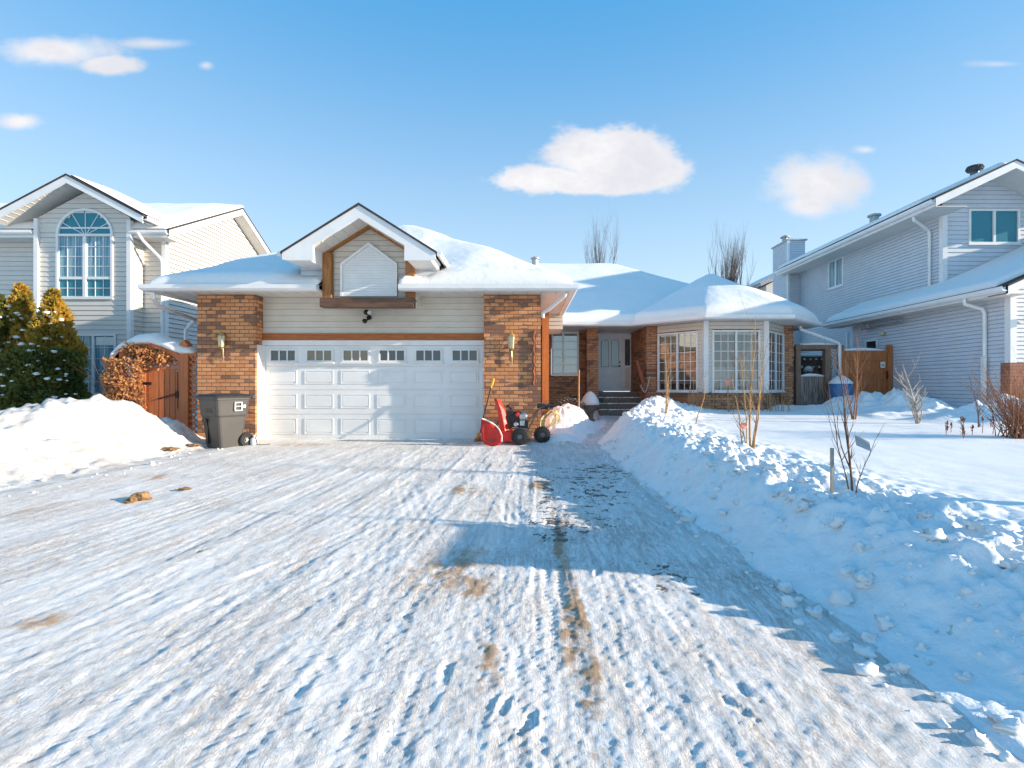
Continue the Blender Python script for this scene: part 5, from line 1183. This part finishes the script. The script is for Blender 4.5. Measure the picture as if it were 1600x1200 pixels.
# printed white label frame with two dark rows on the side facing the driveway
b = MB(); Pl = lambda f_, z: bl(f_, .272+.052*(z-.66)/.30+.006+.03*(z-.66), z)
lab = MB(); f0_, f1_, zz0, zz1 = -.14, .02, .74, .92
for (a, c_2, d_, e_) in ((f0_, f1_, zz0, zz0+.02), (f0_, f1_, zz1-.02, zz1), (f0_, f0_+.02, zz0, zz1), (f1_-.02, f1_, zz0, zz1), (f0_+.02, f1_-.02, .825, .84), (f0_-.07, f0_-.02, .80, .86)):
    lab.add([bl(a, .335, d_), bl(c_2, .335, d_), bl(c_2, .342, e_), bl(a, .342, e_), bl(a, .31, d_), bl(c_2, .31, d_), bl(c_2, .317, e_), bl(a, .317, e_)], [(0,1,2,3), (4,7,6,5), (0,4,5,1), (1,5,6,2), (2,6,7,3), (3,7,4,0)])
lab.build('printed_label', M['label'], BN)
# --- broom, red scoop, snow blower, cord
Yt = 10.75
def P(px, py, Y=Yt): return Vector((WX(px, Y), Y, WZ(py, Y)))
BR_ = thing('broom', 'black-handled broom with a yellow grip leaning on the brick pillar beside the garage door', 'broom', P(747, 690))
MB().tube([P(749, 682, 10.7), P(756, 650, 10.95), P(767, 605, 11.2)], .014, 7).build('handle', M['black'], BR_)
MB().tube([P(767, 606, 11.2), P(769.5, 599, 11.21), P(771.5, 591, 11.22)], [.018, .026, .022], 7).build('grip', M['yellow'], BR_)
b = MB(); R = random.Random(4)
for k in range(60): o_ = R.uniform(-1, 1); b.tube([P(749+o_*1.2, 675, 10.7), P(747+o_*4, 683, 10.68+R.uniform(-.03, .03)), P(746.5+o_*6, 690, 10.66+R.uniform(-.05, .05))], [.006, .008, .004], 4)
b.build('bristles', M['dry'], BR_)
SC_ = thing('snow_scoop', 'large bright red snow scoop with a pale edge standing by the garage door', 'snow shovel', P(767, 695))
out = [(752, 655), (758, 657), (765, 660.5), (773, 665.5), (779, 672), (783, 681), (783, 691), (778, 696), (769, 697.5), (758, 694.5), (752.5, 689), (751, 672)]
b = MB(); Y0 = 10.35; ctr = P(767, 680, Y0+.10); fr_v = [P(px, py, Y0+.02*math.sin(px*.4)) for px, py in out]; bk_v = [p+Vector((0, .035, .0)) for p in fr_v]
mid = [p.lerp(ctr, .45)+Vector((0, .05, 0)) for p in fr_v]; nn_ = len(out)
vs = fr_v+mid+[ctr+Vector((0, .02, 0))]+bk_v+[ctr+Vector((0, .08, 0))]; fs = []
for i in range(nn_):
    j = (i+1) % nn_; fs += [(i, j, nn_+j, nn_+i), (nn_+i, nn_+j, 2*nn_), (j, i, 2*nn_+1+i, 2*nn_+1+j), (2*nn_+1+j, 2*nn_+1+i, 3*nn_+1)]
b.add(vs, fs); b.build('blade', M['red'], SC_, smooth=True)
MB().tube([p+Vector((.012, .012, .012)) for p in fr_v[:7]], .014, 6).build('edge_strip', M['label'], SC_)
b = MB(); b.tube([P(765, 688, Y0-.01), P(768, 688, Y0-.01)], .02, 6); b.build('bolt', M['dsteel'], SC_)
MB().tube([P(770, 676, 10.5), P(778, 660, 11.0), P(783, 648, 11.18)], .014, 6).build('handle', M['dsteel'], SC_)
Y1 = 10.78
SB = thing('snow_blower', 'snow blower with a tall red chute and black engine in front of the brick pillar', 'snow blower', P(808, 690, Y1))
b = MB()      # chute: curved red channel
pr = [((774, 625), (781, 625), -.05), ((774.5, 628), (784, 632), -.03), ((777, 640), (789, 641), 0), ((779, 655), (793, 656), .02), ((780.5, 668), (796.5, 669), .03), ((782, 678), (798, 679), .02), ((786, 684), (796, 683.5), .0)]
rr_ = []
for (a, c_2, o_) in pr:
    A_, B_ = P(*a, Y1-.1+o_), P(*c_2, Y1-.1+o_); m_ = (A_+B_)/2; rr_.append([A_, m_+Vector((0, -.09, 0)), B_, B_+Vector((.01, .10, 0)), m_+Vector((0, .16, 0)), A_+Vector((-.01, .10, 0))])
loft(b, rr_); b.build('chute', M['red'], SB, smooth=False, bevel=.01)
b = MB(); b.tube([P(774, 624, Y1-.1), P(777, 629, Y1-.15), P(783, 633, Y1-.1)], [.03, .05, .03], 8); b.build('chute_deflector', M['red'], SB, smooth=True)
b = MB(); b.prism([P(779, 673, Y1-.2), P(800, 674, Y1-.2), P(803, 689, Y1-.2), P(782, 690, Y1-.2)], (0, .55, 0)); b.prism([P(800, 676, Y1-.12), P(828, 677, Y1-.12), P(828, 683, Y1-.12), P(800, 684, Y1-.12)], (0, .36, 0)); b.build('auger_housing', M['red'], SB, bevel=.012)
b = MB(); b.lathe(P(808, 655, Y1+.05), [(.14, -.14), (.17, -.10), (.17, .08), (.12, .14)], 14, 'y'); b.obox(P(797, 655, Y1+.05), (.07, 0, 0), (0, .13, 0), (0, 0, .18)); b.obox(P(818, 664, Y1+.05), (.10, 0, 0), (0, .14, 0), (0, 0, .10)); b.tube([P(791, 636, Y1), P(795, 633, Y1), P(799, 640, Y1)], .03, 7); b.build('engine', M['black'], SB, bevel=.01)
b = MB(); b.lathe(P(818, 651, Y1-.1), [(.05, -.06), (.09, -.04), (.09, .05), (.06, .07)], 12, 'y'); b.obox(P(816, 661, Y1-.12), (.05, 0, 0), (0, .03, 0), (0, 0, .055)); b.lathe(P(806, 663, Y1-.14), [(.045, -.04), (.06, 0), (.05, .04)], 10, 'y'); b.tube([P(800, 668, Y1-.15), P(826, 671, Y1-.15)], .015, 6); b.build('muffler', M['steel'], SB, bevel=.006)
b = MB(); b.lathe(P(809, 648, Y1-.12), [(.035, -.03), (.05, 0), (.035, .03)], 10, 'y'); b.build('recoil_cover', M['red'], SB)
for (px_, py_, w_) in ((812, 682, .2), (847, 679, .2)):
    Yw = Y1-.25 if px_ < 830 else Y1-.1; c0 = P(px_, py_, Yw); b = MB(); prof = [(.10, -w_/2), (.155, -w_/2+.01), (.165, -w_/4), (.165, w_/4), (.155, w_/2-.01), (.10, w_/2)]
    b.lathe(c0, prof, 20, 'y')
    for k in range(20):
        a = k*math.pi/10; e_ = Vector((math.cos(a), 0, math.sin(a))); ax = Vector((0, 1, 0))
        b.obox(c0+e_*.166, e_.cross(ax)*.010, ax*w_*.45, e_*.010)
    wo = b.build('wheel', M['rubber'], SB); MB().lathe(c0, [(.04, -w_/2-.004), (.10, -w_/2+.02), (.10, w_/2-.02), (.04, w_/2+.004)], 14, 'y').build('rim', M['dsteel'], wo)
b = MB(); b.obox(P(827, 679, Y1-.1), (.06, 0, 0), (0, .12, 0), (0, 0, .07)); b.build('gearbox', M['dirt'], SB, bevel=.008)
b = MB()
for o_ in (-.16, .16): b.tube([P(823, 676, Y1+o_), P(836, 650, Y1+o_), P(844, 637, Y1+o_), P(860, 632, Y1+o_)], .016, 6); b.tube([P(818, 670, Y1+o_*.5), P(840, 640, Y1+o_*.5)], .008, 5)
b.tube([P(844, 637, Y1-.16), P(844, 637, Y1+.16)], .014, 6); b.build('handlebar', M['dsteel'], SB)
b = MB(); b.obox(P(848, 635, Y1), (.11, 0, -.02), (0, .15, 0), (.01, 0, .05)); b.tube([P(855, 634, Y1-.16), P(868, 634.5, Y1-.16)], .022, 7); b.tube([P(855, 632, Y1+.16), P(866, 632, Y1+.16)], .022, 7)
for k in range(5): b.tube([P(841+k*3, 633, Y1-.1+.05*k), P(840+k*3.4, 626, Y1-.1+.05*k)], .008, 5)
b.build('control_panel', M['black'], SB)
CD = MB(); R = random.Random(12); c0 = P(857, 651, 10.95)
for k in range(9):
    a0 = R.uniform(0, 6.28); pts = []
    for i in range(15):
        a = 2*math.pi*i/14+a0; pts.append(c0+Vector((.16*math.cos(a)+.012*k-.03, R.uniform(-.015, .015)+.02*k-.12, .15*math.sin(a)-.05+.10*math.cos(a)+R.uniform(-.02, .02))))
    CD.tube(pts, .011, 5, cap=False)
CD.tube([c0+Vector((.1, -.1, .1)), c0+Vector((.24, -.1, .02)), c0+Vector((.2, -.05, -.13)), c0+Vector((.05, -.1, -.2))], .011, 5)
solo(CD.build('extension_cord', M['rope']), 'coiled yellow extension cord hanging over the snow pile behind the snow blower', 'cord')
# --- planter, stake, board by the entry
xp, yp = WX(922, 16.3), 16.3; PT = thing('planter', 'round stone planter heaped with snow at the foot of the entry steps', 'planter', (xp, yp, .1))
MB().lathe((xp, yp, .05), [(.15, 0), (.17, .05), (.10, .12), (.10, .25), (.24, .50), (.27, .53), (.27, .57), (.2, .58)], 18).build('pot', M['concrete'], PT)
b = MB(); b.lathe((xp, yp, .60), [(.28, 0), (.30, .05), (.27, .15), (.21, .26), (.13, .36), (.05, .42), (.01, .43)], 18); b.build('snow_cap', M['snow'], PT, smooth=True)
solo(MB().box(WX(936, 17.2)-.02, WX(936, 17.2)+.14, 17.15, 17.3, .62, .80).build('garden_lantern', M['black']), 'small black box-shaped lantern on the left end of the entry steps', 'lantern')
bpz = hz(WX(904.5, 13.5), 13.5)
solo(MB().tube([(WX(905, 13.5), 13.5, .25), (WX(904.3, 13.5), 13.5, 1.0), (WX(904.6, 13.5), 13.5, 1.62)], .022, 6).build('stake', M['tan']), 'thin wooden stake standing in the snow pile below the small window', 'stake')
b = MB(); b.prism([(WX(992, 17.3), 17.25, WZ(564, 17.3)), (WX(996, 17.3), 17.25, WZ(563, 17.3)), (WX(1013, 17), 16.95, WZ(611, 17)), (WX(1008, 17), 16.95, WZ(618, 17))], (0, .05, 0)); BD = solo(b.build('leaning_board', M['rust']), 'dark red-brown board leaning on the brick corner right of the entry', 'board')
gh = MB(); pts = [(WX(1001+i*1.8, 16.8), 16.8, WZ(600+14*math.sin(i*.45+.2)*(.6+.1*i), 16.8)) for i in range(9)]; gh.tube(pts, .022, 6, cap=True); solo(gh.build('garden_hose', M['pale']), 'pale garden hose looped against the brick beside the leaning board', 'hose')
b = MB(); R = random.Random(9)
for k in range(9):
    a = WX(866+k*5, 13.9); zt_ = WZ(628-5*math.sin(k*.5), 13.9); b.tube([(a, 13.9, zt_-.35), (a+.03, 13.9, zt_-.05), (a+.12, 13.85, zt_+.04), (a+.2, 13.85, zt_-.03)], [.02, .018, .014, .01], 5); b.blob((a+.1, 13.88, zt_+.02), (.05, .05, .03), k, 1, .4)
solo(b.build('dry_perennials', M['dsteel'], smooth=True), 'dark dead plant stalks poking out behind the snow pile under the small window', 'plant')
# --- fences and gate to the right
YR = 17.0; FG = thing('weathered_gate', 'weathered grey board gate under a snowy timber frame beside the bay', 'gate', (WX(1268, YR), YR, .4))
b = MB()
for k in range(4): a = WX(1251, YR)+k*.205; b.box(a, a+.195, YR+.02+.004*(k % 2), YR+.05, .35, 1.55+.012*math.sin(k*3)); 
b.build('boards', M['grey_wood'], FG)
MB().box(WX(1243, YR), WX(1250, YR), YR-.05, YR+.1, .3, 2.58).build('post', M['wpost'], FG); MB().box(WX(1288, YR), WX(1297, YR), YR-.06, YR+.12, .3, 2.58).build('post', M['wpost'], FG)
MB().box(WX(1242, YR), WX(1311, YR), YR-.07, YR-.01, 2.42, 2.56).build('top_beam', M['wpost'], FG); MB().box(WX(1242, YR), WX(1311, YR), YR+.8, YR+.86, 2.42, 2.56).build('top_beam', M['wpost'], FG)
snow_ridge('snow_cap', [(WX(1243, YR)-.05, YR+.2, 2.56, .05), (9.6, YR+.2, 2.57, .09), (10.0, YR+.2, 2.57, .07), (WX(1312, YR), YR+.2, 2.56, .05)], .3, FG, 4)
lattice(WX(1297.5, YR), WX(1309, YR), .9, 2.4, YR, .12, 'lattice', 'tin', FG, .012)
MB().box(WX(1309, YR), WX(1314, YR), YR-.03, YR+.05, .4, 2.42).build('post', M['dbrown'], FG)
snow_ridge('snow_on_boards', [(9.15, YR+.03, 1.55, .03), (9.5, YR+.03, 1.56, .06), (9.95, YR+.03, 1.55, .03)], .05, FG, 5)
DF = thing('dark_fence', 'dark brown board fence with snow along its top, seen through the gate opening', 'fence', (10.5, 21, .4)); b = MB()
for k in range(22): a = 9.3+k*.15; b.box(a, a+.145, 21+.01*(k % 2), 21.04, .3, 2.45)
b.box(9.3, 12.6, 20.95, 21.0, 2.2, 2.3); b.box(9.3, 12.6, 20.93, 21.0, 1.9, 1.98); b.build('boards', M['dbrown'], DF); snow_ridge('snow_cap', [(9.3, 21, 2.45, .05), (10.5, 21, 2.46, .09), (12.6, 21, 2.45, .06)], .10, DF, 7)
b = MB(); R = random.Random(2)
for k in range(26): b.blob((9.4+k*.12, 20.94, 2.3 if k % 2 else 1.98), (.05, .03, R.uniform(.02, .06)), k, 1, .4)
b.build('snow_on_rails', M['snow'], DF, smooth=True)
BH = thing('bird_feeder', 'small snow-topped bird feeder on a post behind the weathered gate', 'bird feeder', (WX(1263, 19), 19, .4)); x_ = WX(1263, 19)
MB().box(x_-.02, x_+.02, 18.98, 19.02, .3, 1.5).build('post', M['wpost'], BH); MB().box(x_-.1, x_+.1, 18.9, 19.1, 1.5, 1.75).build('feeder_box', M['wpost'], BH); b = MB(); b.blob((x_, 19, 1.80), (.17, .15, .12), 3, 2, .2); b.build('snow_cap', M['snow'], BH, smooth=True)
BG_ = thing('brown_gate', 'orange-brown wooden gate with a small white notice, between the rain barrel and the grey house', 'gate', (11.3, YR, .4)); b = MB()
xa, xb = WX(1318, YR), 12.02
for k in range(9): a = xa+k*(xb-xa)/9; b.box(a+.003, a+(xb-xa)/9-.003, YR+.03, YR+.06+.003*(k % 2), .4, 2.05)
b.build('boards', M['gateb'], BG_); b = MB(); b.box(xa, xb, YR, YR+.03, 2.05, 2.40); b.box(xa, xb, YR+.005, YR+.03, 1.62, 1.70); b.box(xa, xa+.1, YR+.002, YR+.03, .4, 2.05); b.box(xb-.1, xb, YR+.002, YR+.03, .4, 2.05); b.box(xa, xb, YR+.03, YR+.07, 2.05, 2.40); b.build('gate_frame', M['gateb'], BG_)
MB().box(12.03, 12.17, YR-.06, YR+.08, .4, 2.55).build('post', M['gateb'], BG_); MB().box(xa-.12, xa-.01, YR-.06, YR+.08, .4, 2.55).build('post', M['gateb'], BG_)
b = MB(); b.obox(((WX(1379, YR)), YR-.012, WZ(570, YR)), (.075, 0, 0), (0, .006, 0), (0, 0, .10)); no = b.build('notice', M['label'], BG_); b = MB(); b.box(WX(1379, YR)-.045, WX(1379, YR)+.045, YR-.0205, YR-.0185, WZ(570, YR)-.05, WZ(570, YR)+.03); b.build('notice_print', M['tin'], no)
b = MB(); b.tube([(WX(1385, YR), YR-.03, WZ(580, YR)), (WX(1385, YR), YR-.06, WZ(585, YR)), (WX(1385, YR), YR-.03, WZ(592, YR))], .03, 6); b.build('latch', M['black'], BG_)
snow_ridge('snow_cap', [(xa-.1, YR+.03, 2.40, .04), (11.3, YR+.03, 2.41, .06), (xb, YR+.03, 2.40, .03)], .07, BG_, 9)
# rain barrel
xb_, yb_ = WX(1313.5, 16.5), 16.5; zb__ = hz(xb_, yb_)-.05; BA = thing('rain_barrel', 'blue plastic rain barrel with a cone of snow on top under the downspout', 'barrel', (xb_, yb_, zb__))
MB().lathe((xb_, yb_, zb__), [(.31, 0), (.345, .05), (.36, .2), (.365, .38), (.36, .56), (.345, .66), (.35, .68), (.35, .71), (.3, .72)], 28).build('drum', M['barrel'], BA, smooth=True)
b = MB(); b.lathe((xb_, yb_, zb__+.71), [(.36, 0), (.35, .04), (.24, .15), (.13, .24), (.06, .27), (.01, .275)], 28); b.build('snow_cap', M['snow'], BA, smooth=True)
# --- saplings, stakes, shrubs on the lawn
def B(px, py): return ground_at(px, py)
x, y, z = B(1040, 648); sapling('small bare sapling on the snow mound left of the bay windows', (x, y, z), [(0, 0, 1.5, .02, .022), (.02, 0, 1.0, .2, .014)], 3, kids=7)
x, y, z = B(1087, 664); sapling('thin curling sapling in front of the left bay window', (x, y, z), [(0, 0, 1.2, .04, .014)], 5, kids=4, bend=.22)
x, y, z = B(1172, 702); sapling('tall many-stemmed bare bush with a pink tag in front of the bay', (x, y, z), [(0, 0, 1.85, .01, .016), (.03, .02, 1.5, .10, .012), (-.03, 0, 1.3, -.10, .010), (.04, -.02, 1.6, .06, .011), (.02, .03, 1.2, .22, .009), (-.10, 0, .8, -.03, .011), (-.02, .02, 1.1, -.2, .008)], 11, kids=5, depth=2, name='bare_bush')
TG = MB(); TG.blob((x-.11, y-.05, z+.30), (.05, .012, .04), 3, 1, .4); solo(TG.build('plant_tag', M['pink']), 'pink plant tag tied low on the many-stemmed bush', 'tag')
x, y, z = B(1331, 775); S4 = sapling('dark-stemmed young tree nearest the camera beside the thin stake', (x, y, z), [(0, 0, 1.34, .015, .012), (.01, 0, 1.10, -.13, .007), (0, .01, 1.18, .14, .007), (.01, 0, .7, .26, .005)], 23, mat='bark', kids=5, depth=2, spread=.4, bend=.13)
b = MB(); b.obox((x+.085, y-.02, z+.46), (.062, 0, -.026), (.012, .03, .04), Vector((.018, -.02, .048)).normalized()*.005); SP = b.build('solar_panel', M['tin']); solo(SP, 'small grey square panel hanging in the young tree nearest the camera', 'panel')
x, y, z = B(1300, 774); solo(MB().box(x-.012, x+.012, y-.012, y+.012, z-.1, z+.40).build('stake', M['pale']), 'pale square stake in the lawn snow left of the dark-stemmed young tree', 'stake')
x, y, z = B(1334, 656); sapling('orange-barked bare bush in front of the brown gate and blue barrel', (x, y, z), [(0, 0, 2.0, .03, .018), (0, .03, 1.75, -.10, .014), (.03, 0, 1.8, .12, .015), (0, 0, 1.5, -.22, .012), (.02, 0, 1.4, .28, .011)], 41, mat='bark2', kids=5, depth=2, name='bare_bush')
x, y, z = B(1319, 662); sapling('small pale forked twig in the snow before the blue barrel', (x, y, z), [(0, 0, .75, 0, .014)], 45, mat='pale', kids=3, depth=1)
x, y, z = B(1434, 662); sapling('pale leaning young tree in front of the grey siding wall', (x, y, z), [(0, 0, 1.35, .10, .048), (.03, 0, .8, -.5, .016), (0, 0, .7, .4, .014)], 52, mat='pale', kids=12, depth=2, spread=.9)
x, y, z = B(1528, 668); sapling('thin bare sapling near the corner downspout of the grey house', (x, y, z), [(0, 0, 1.05, -.06, .018), (.05, 0, .8, .05, .010)], 57, mat='grey_bark', kids=5, depth=1)
x, y, z = B(1592, 684); R = random.Random(61); SH = thing('twiggy_shrub', 'dense reddish-brown leafless shrub at the right edge of the picture', 'shrub', (x, y, z)); b = MB()
for k in range(120):
    a = R.uniform(0, 6.283); l_ = R.uniform(.3, 1.0); branch(b, R, (x+R.uniform(-.25, .3), y+R.uniform(-.2, .2), z-.05), (math.cos(a)*l_, math.sin(a)*l_*.8, .9), R.uniform(.6, 1.35), .008, 1, .4, .1, 3, .10, 5, .3)
b.build('twigs', M['bark2'], SH)
R = random.Random(71)
for k in range(11):
    px_ = R.uniform(1478, 1560); py_ = R.uniform(668, 694); x, y, z = B(px_, py_); b = MB(); h_ = R.uniform(.12, .34)
    b.tube([(x, y, z-.05), (x+R.uniform(-.03, .03), y, z+h_*.6), (x+R.uniform(-.06, .06), y, z+h_)], [.006, .005, .004], 5); b.blob((x+.01, y, z+h_*.9), (.018, .018, .035), k, 1, .5)
    for q_ in range(3): b.tube([(x, y, z+h_*.4), (x+R.uniform(-.08, .08), y, z+h_*R.uniform(.5, .8))], [.004, .003], 4)
    solo(b.build('dead_flower_stalk', M['rust']), 'dead brown flower stalk poking from the shaded snow near the shrub', 'plant', 'dead flower stalks by the right shrub')
b = MB()
for k in range(26):
    a = R.uniform(4.75, 8.0); y_ = 15.25+R.uniform(-.3, .3); z_ = hz(a, y_); h_ = R.uniform(.25, .85); c_2 = R.uniform(-.12, .12)
    b = MB(); b.tube([(a, y_, z_-.05), (a+c_2*.3, y_, z_+h_*.6), (a+c_2, y_, z_+h_)], [.014, .011, .006], 5)
    if k % 3 == 0: b.tube([(a+c_2*.3, y_, z_+h_*.6), (a+c_2-.15, y_, z_+h_*.95)], [.008, .004], 4)
    solo(b.build('garden_stalk', M['tan']), 'tan dry garden stalk in front of the brick base of the bay', 'plant', 'dry garden stalks under the bay windows')
x_ = WX(1137.5, 14.9); b = MB(); b.tube([(x_, 14.9, .4), (x_, 14.9, 1.35)], [.02, .014], 6); FS_ = solo(b.build('garden_ornament', M['tan']), 'orange pinwheel-like ornament on a stick in front of the middle bay window', 'ornament')
b = MB(); b.blob((x_, 14.88, WZ(598, 14.9)), (.07, .03, .08), 2, 2, .5); b.build('ornament_head', M['pink'], FS_)
# --- trees behind the houses
def far_tree(label, px, Y, ztop, hw, n, seed):
    x = WX(px, Y); t = thing('bare_tree', label, 'tree', (x, Y, .3), 'bare trees behind the houses'); R = random.Random(seed); b = MB(); c = MB()
    c.tube([(x, Y, 0), (x+.1, Y, ztop*.5), (x, Y, ztop*.75)], [.22, .13, .06], 8); c.build('trunk', M['grey_bark'], t)
    for k in range(n):
        a = R.uniform(0, 6.283); z0 = ztop*R.uniform(.25, .7); d = Vector((math.cos(a)*hw*.12, math.sin(a)*hw*.12, .8)); branch(b, R, (x, Y, z0), d, (ztop-z0)*R.uniform(.7, 1.05), .04, 2, .32, .6, 6, .10, 6, .25)
    b.build('crown', M['grey_bark'], t)
far_tree('bare tree top rising behind the main roof ridge', 938, 42, WZ(385, 42), 1.3, 14, 5)
far_tree('larger bare tree rising behind the bay roof', 1137, 38, WZ(402, 38), 1.7, 26, 6)
# --- loose snow and clods
R = random.Random(77); cl_ = MB()
for k in range(900):
    y = 2.0+R.random()**1.3*11; t_ = float(toeR(np.array(y))); q = R.random()
    if q < .7: x = t_+R.uniform(.35, 1.7)
    elif q < .85: x = t_+R.uniform(-.25, .25)
    else: x = float(toeL(np.array(y)))+R.uniform(-.5, .35)
    s = R.uniform(.006, .022)*(1+1.6*(R.random() > .93))*R.uniform(.5, 1); z = hz(x, y); cl_.blob((x, y, z+s*.3), (s*R.uniform(1, 1.7), s*R.uniform(.9, 1.4), s), k, 1 if s < .03 else 2, .35)
for k in range(150):                  # bigger broken lumps along the crest and the toe
    y = 2.1+R.random()**1.2*10; t_ = float(toeR(np.array(y))); x = t_+(R.gauss(.95, .28) if R.random() < .8 else R.gauss(.08, .1)); s = R.uniform(.018, .055)*(1 if y > 3 else .8)
    cl_.blob((x, y, hz(x, y)+s*.15), (s*R.uniform(1, 1.6), s*R.uniform(.9, 1.3), s*R.uniform(.6, 1)), k+.5, 2, .6)
setp(cl_.build('snow_clods', M['snow'], smooth=True), label='loose white snow clods scattered along the snow banks', cat='snow', kind='stuff')
for (px_, py_, s, lb, mt_) in ((221, 783, .075, 'largest tan lump of dirty ice lying on the left of the driveway', 'dirt'), (204, 787, .045, 'small brown lump beside the largest tan lump on the driveway', 'dirt'), (264, 705, .09, 'flat tan stone slab on the foot of the left snow bank', 'dirt'), (302, 698, .08, 'tan stone slab between the left snow bank and the bin', 'dirt'),
                           (290, 768, .05, 'thin brown crust of dirt left of the middle of the driveway', 'dirt')):
    x, y, z = ground_at(px_, py_); b = MB(); b.blob((x, y, z+s*.25), (s*1.5, s*1.0, s*(.85 if py_ > 770 else .35)), px_, 3, .45); b.blob((x-s*1.1, y, z+s*.1), (s*.8, s*.7, s*.4), px_+1, 2, .45)
    solo(b.build('dirty_ice_lump' if py_ > 760 else 'stone_slab', M[mt_]), lb, 'lump' if py_ > 760 else 'stone')
wj = MB(); x, y, z = ground_at(394, 696); wj.tube([(x-.1, y, z+.02), (x-.07, y, z+.25), (x-.12, y, z+.32)], .012, 5); wj.tube([(x-.12, y-.02, z+.01), (x+.05, y+.03, z+.02), (x+.2, y-.03, z+.012), (x+.32, y+.1, z+.012)], .009, 5); wj.tube([(x+.12, y, z+.02), (x+.06, y, z+.18), (x+.1, y, z+.2)], .008, 5)
solo(wj.build('wire_tangle', M['dsteel']), 'tangle of dark wire on the ground between the bin and the garage door', 'wire')
jg = MB(); jg.lathe((x+.02, y+.05, z), [(.07, 0), (.08, .03), (.08, .12), (.03, .17), (.03, .20)], 12); solo(jg.build('plastic_jug', M['label'], smooth=True), 'small pale plastic jug on the ground right of the bin wheel', 'jug')
# --- hanging sign board added out of view to cast the broad driveway shadow
SG = thing('shadow_board', 'unseen white board on a post, added to cast the broad driveway shadow', 'blocker', (6.5, 3.45, 0))
MB().box(6.42, 6.58, 3.96, 4.06, -.2, 1.66).build('post', M['white'], SG); MB().box(6.45, 6.55, 2.95, 3.96, 1.56, 1.62).build('arm', M['white'], SG); MB().box(6.48, 6.52, 3.02, 3.94, 1.00, 1.54).build('board', M['white'], SG)
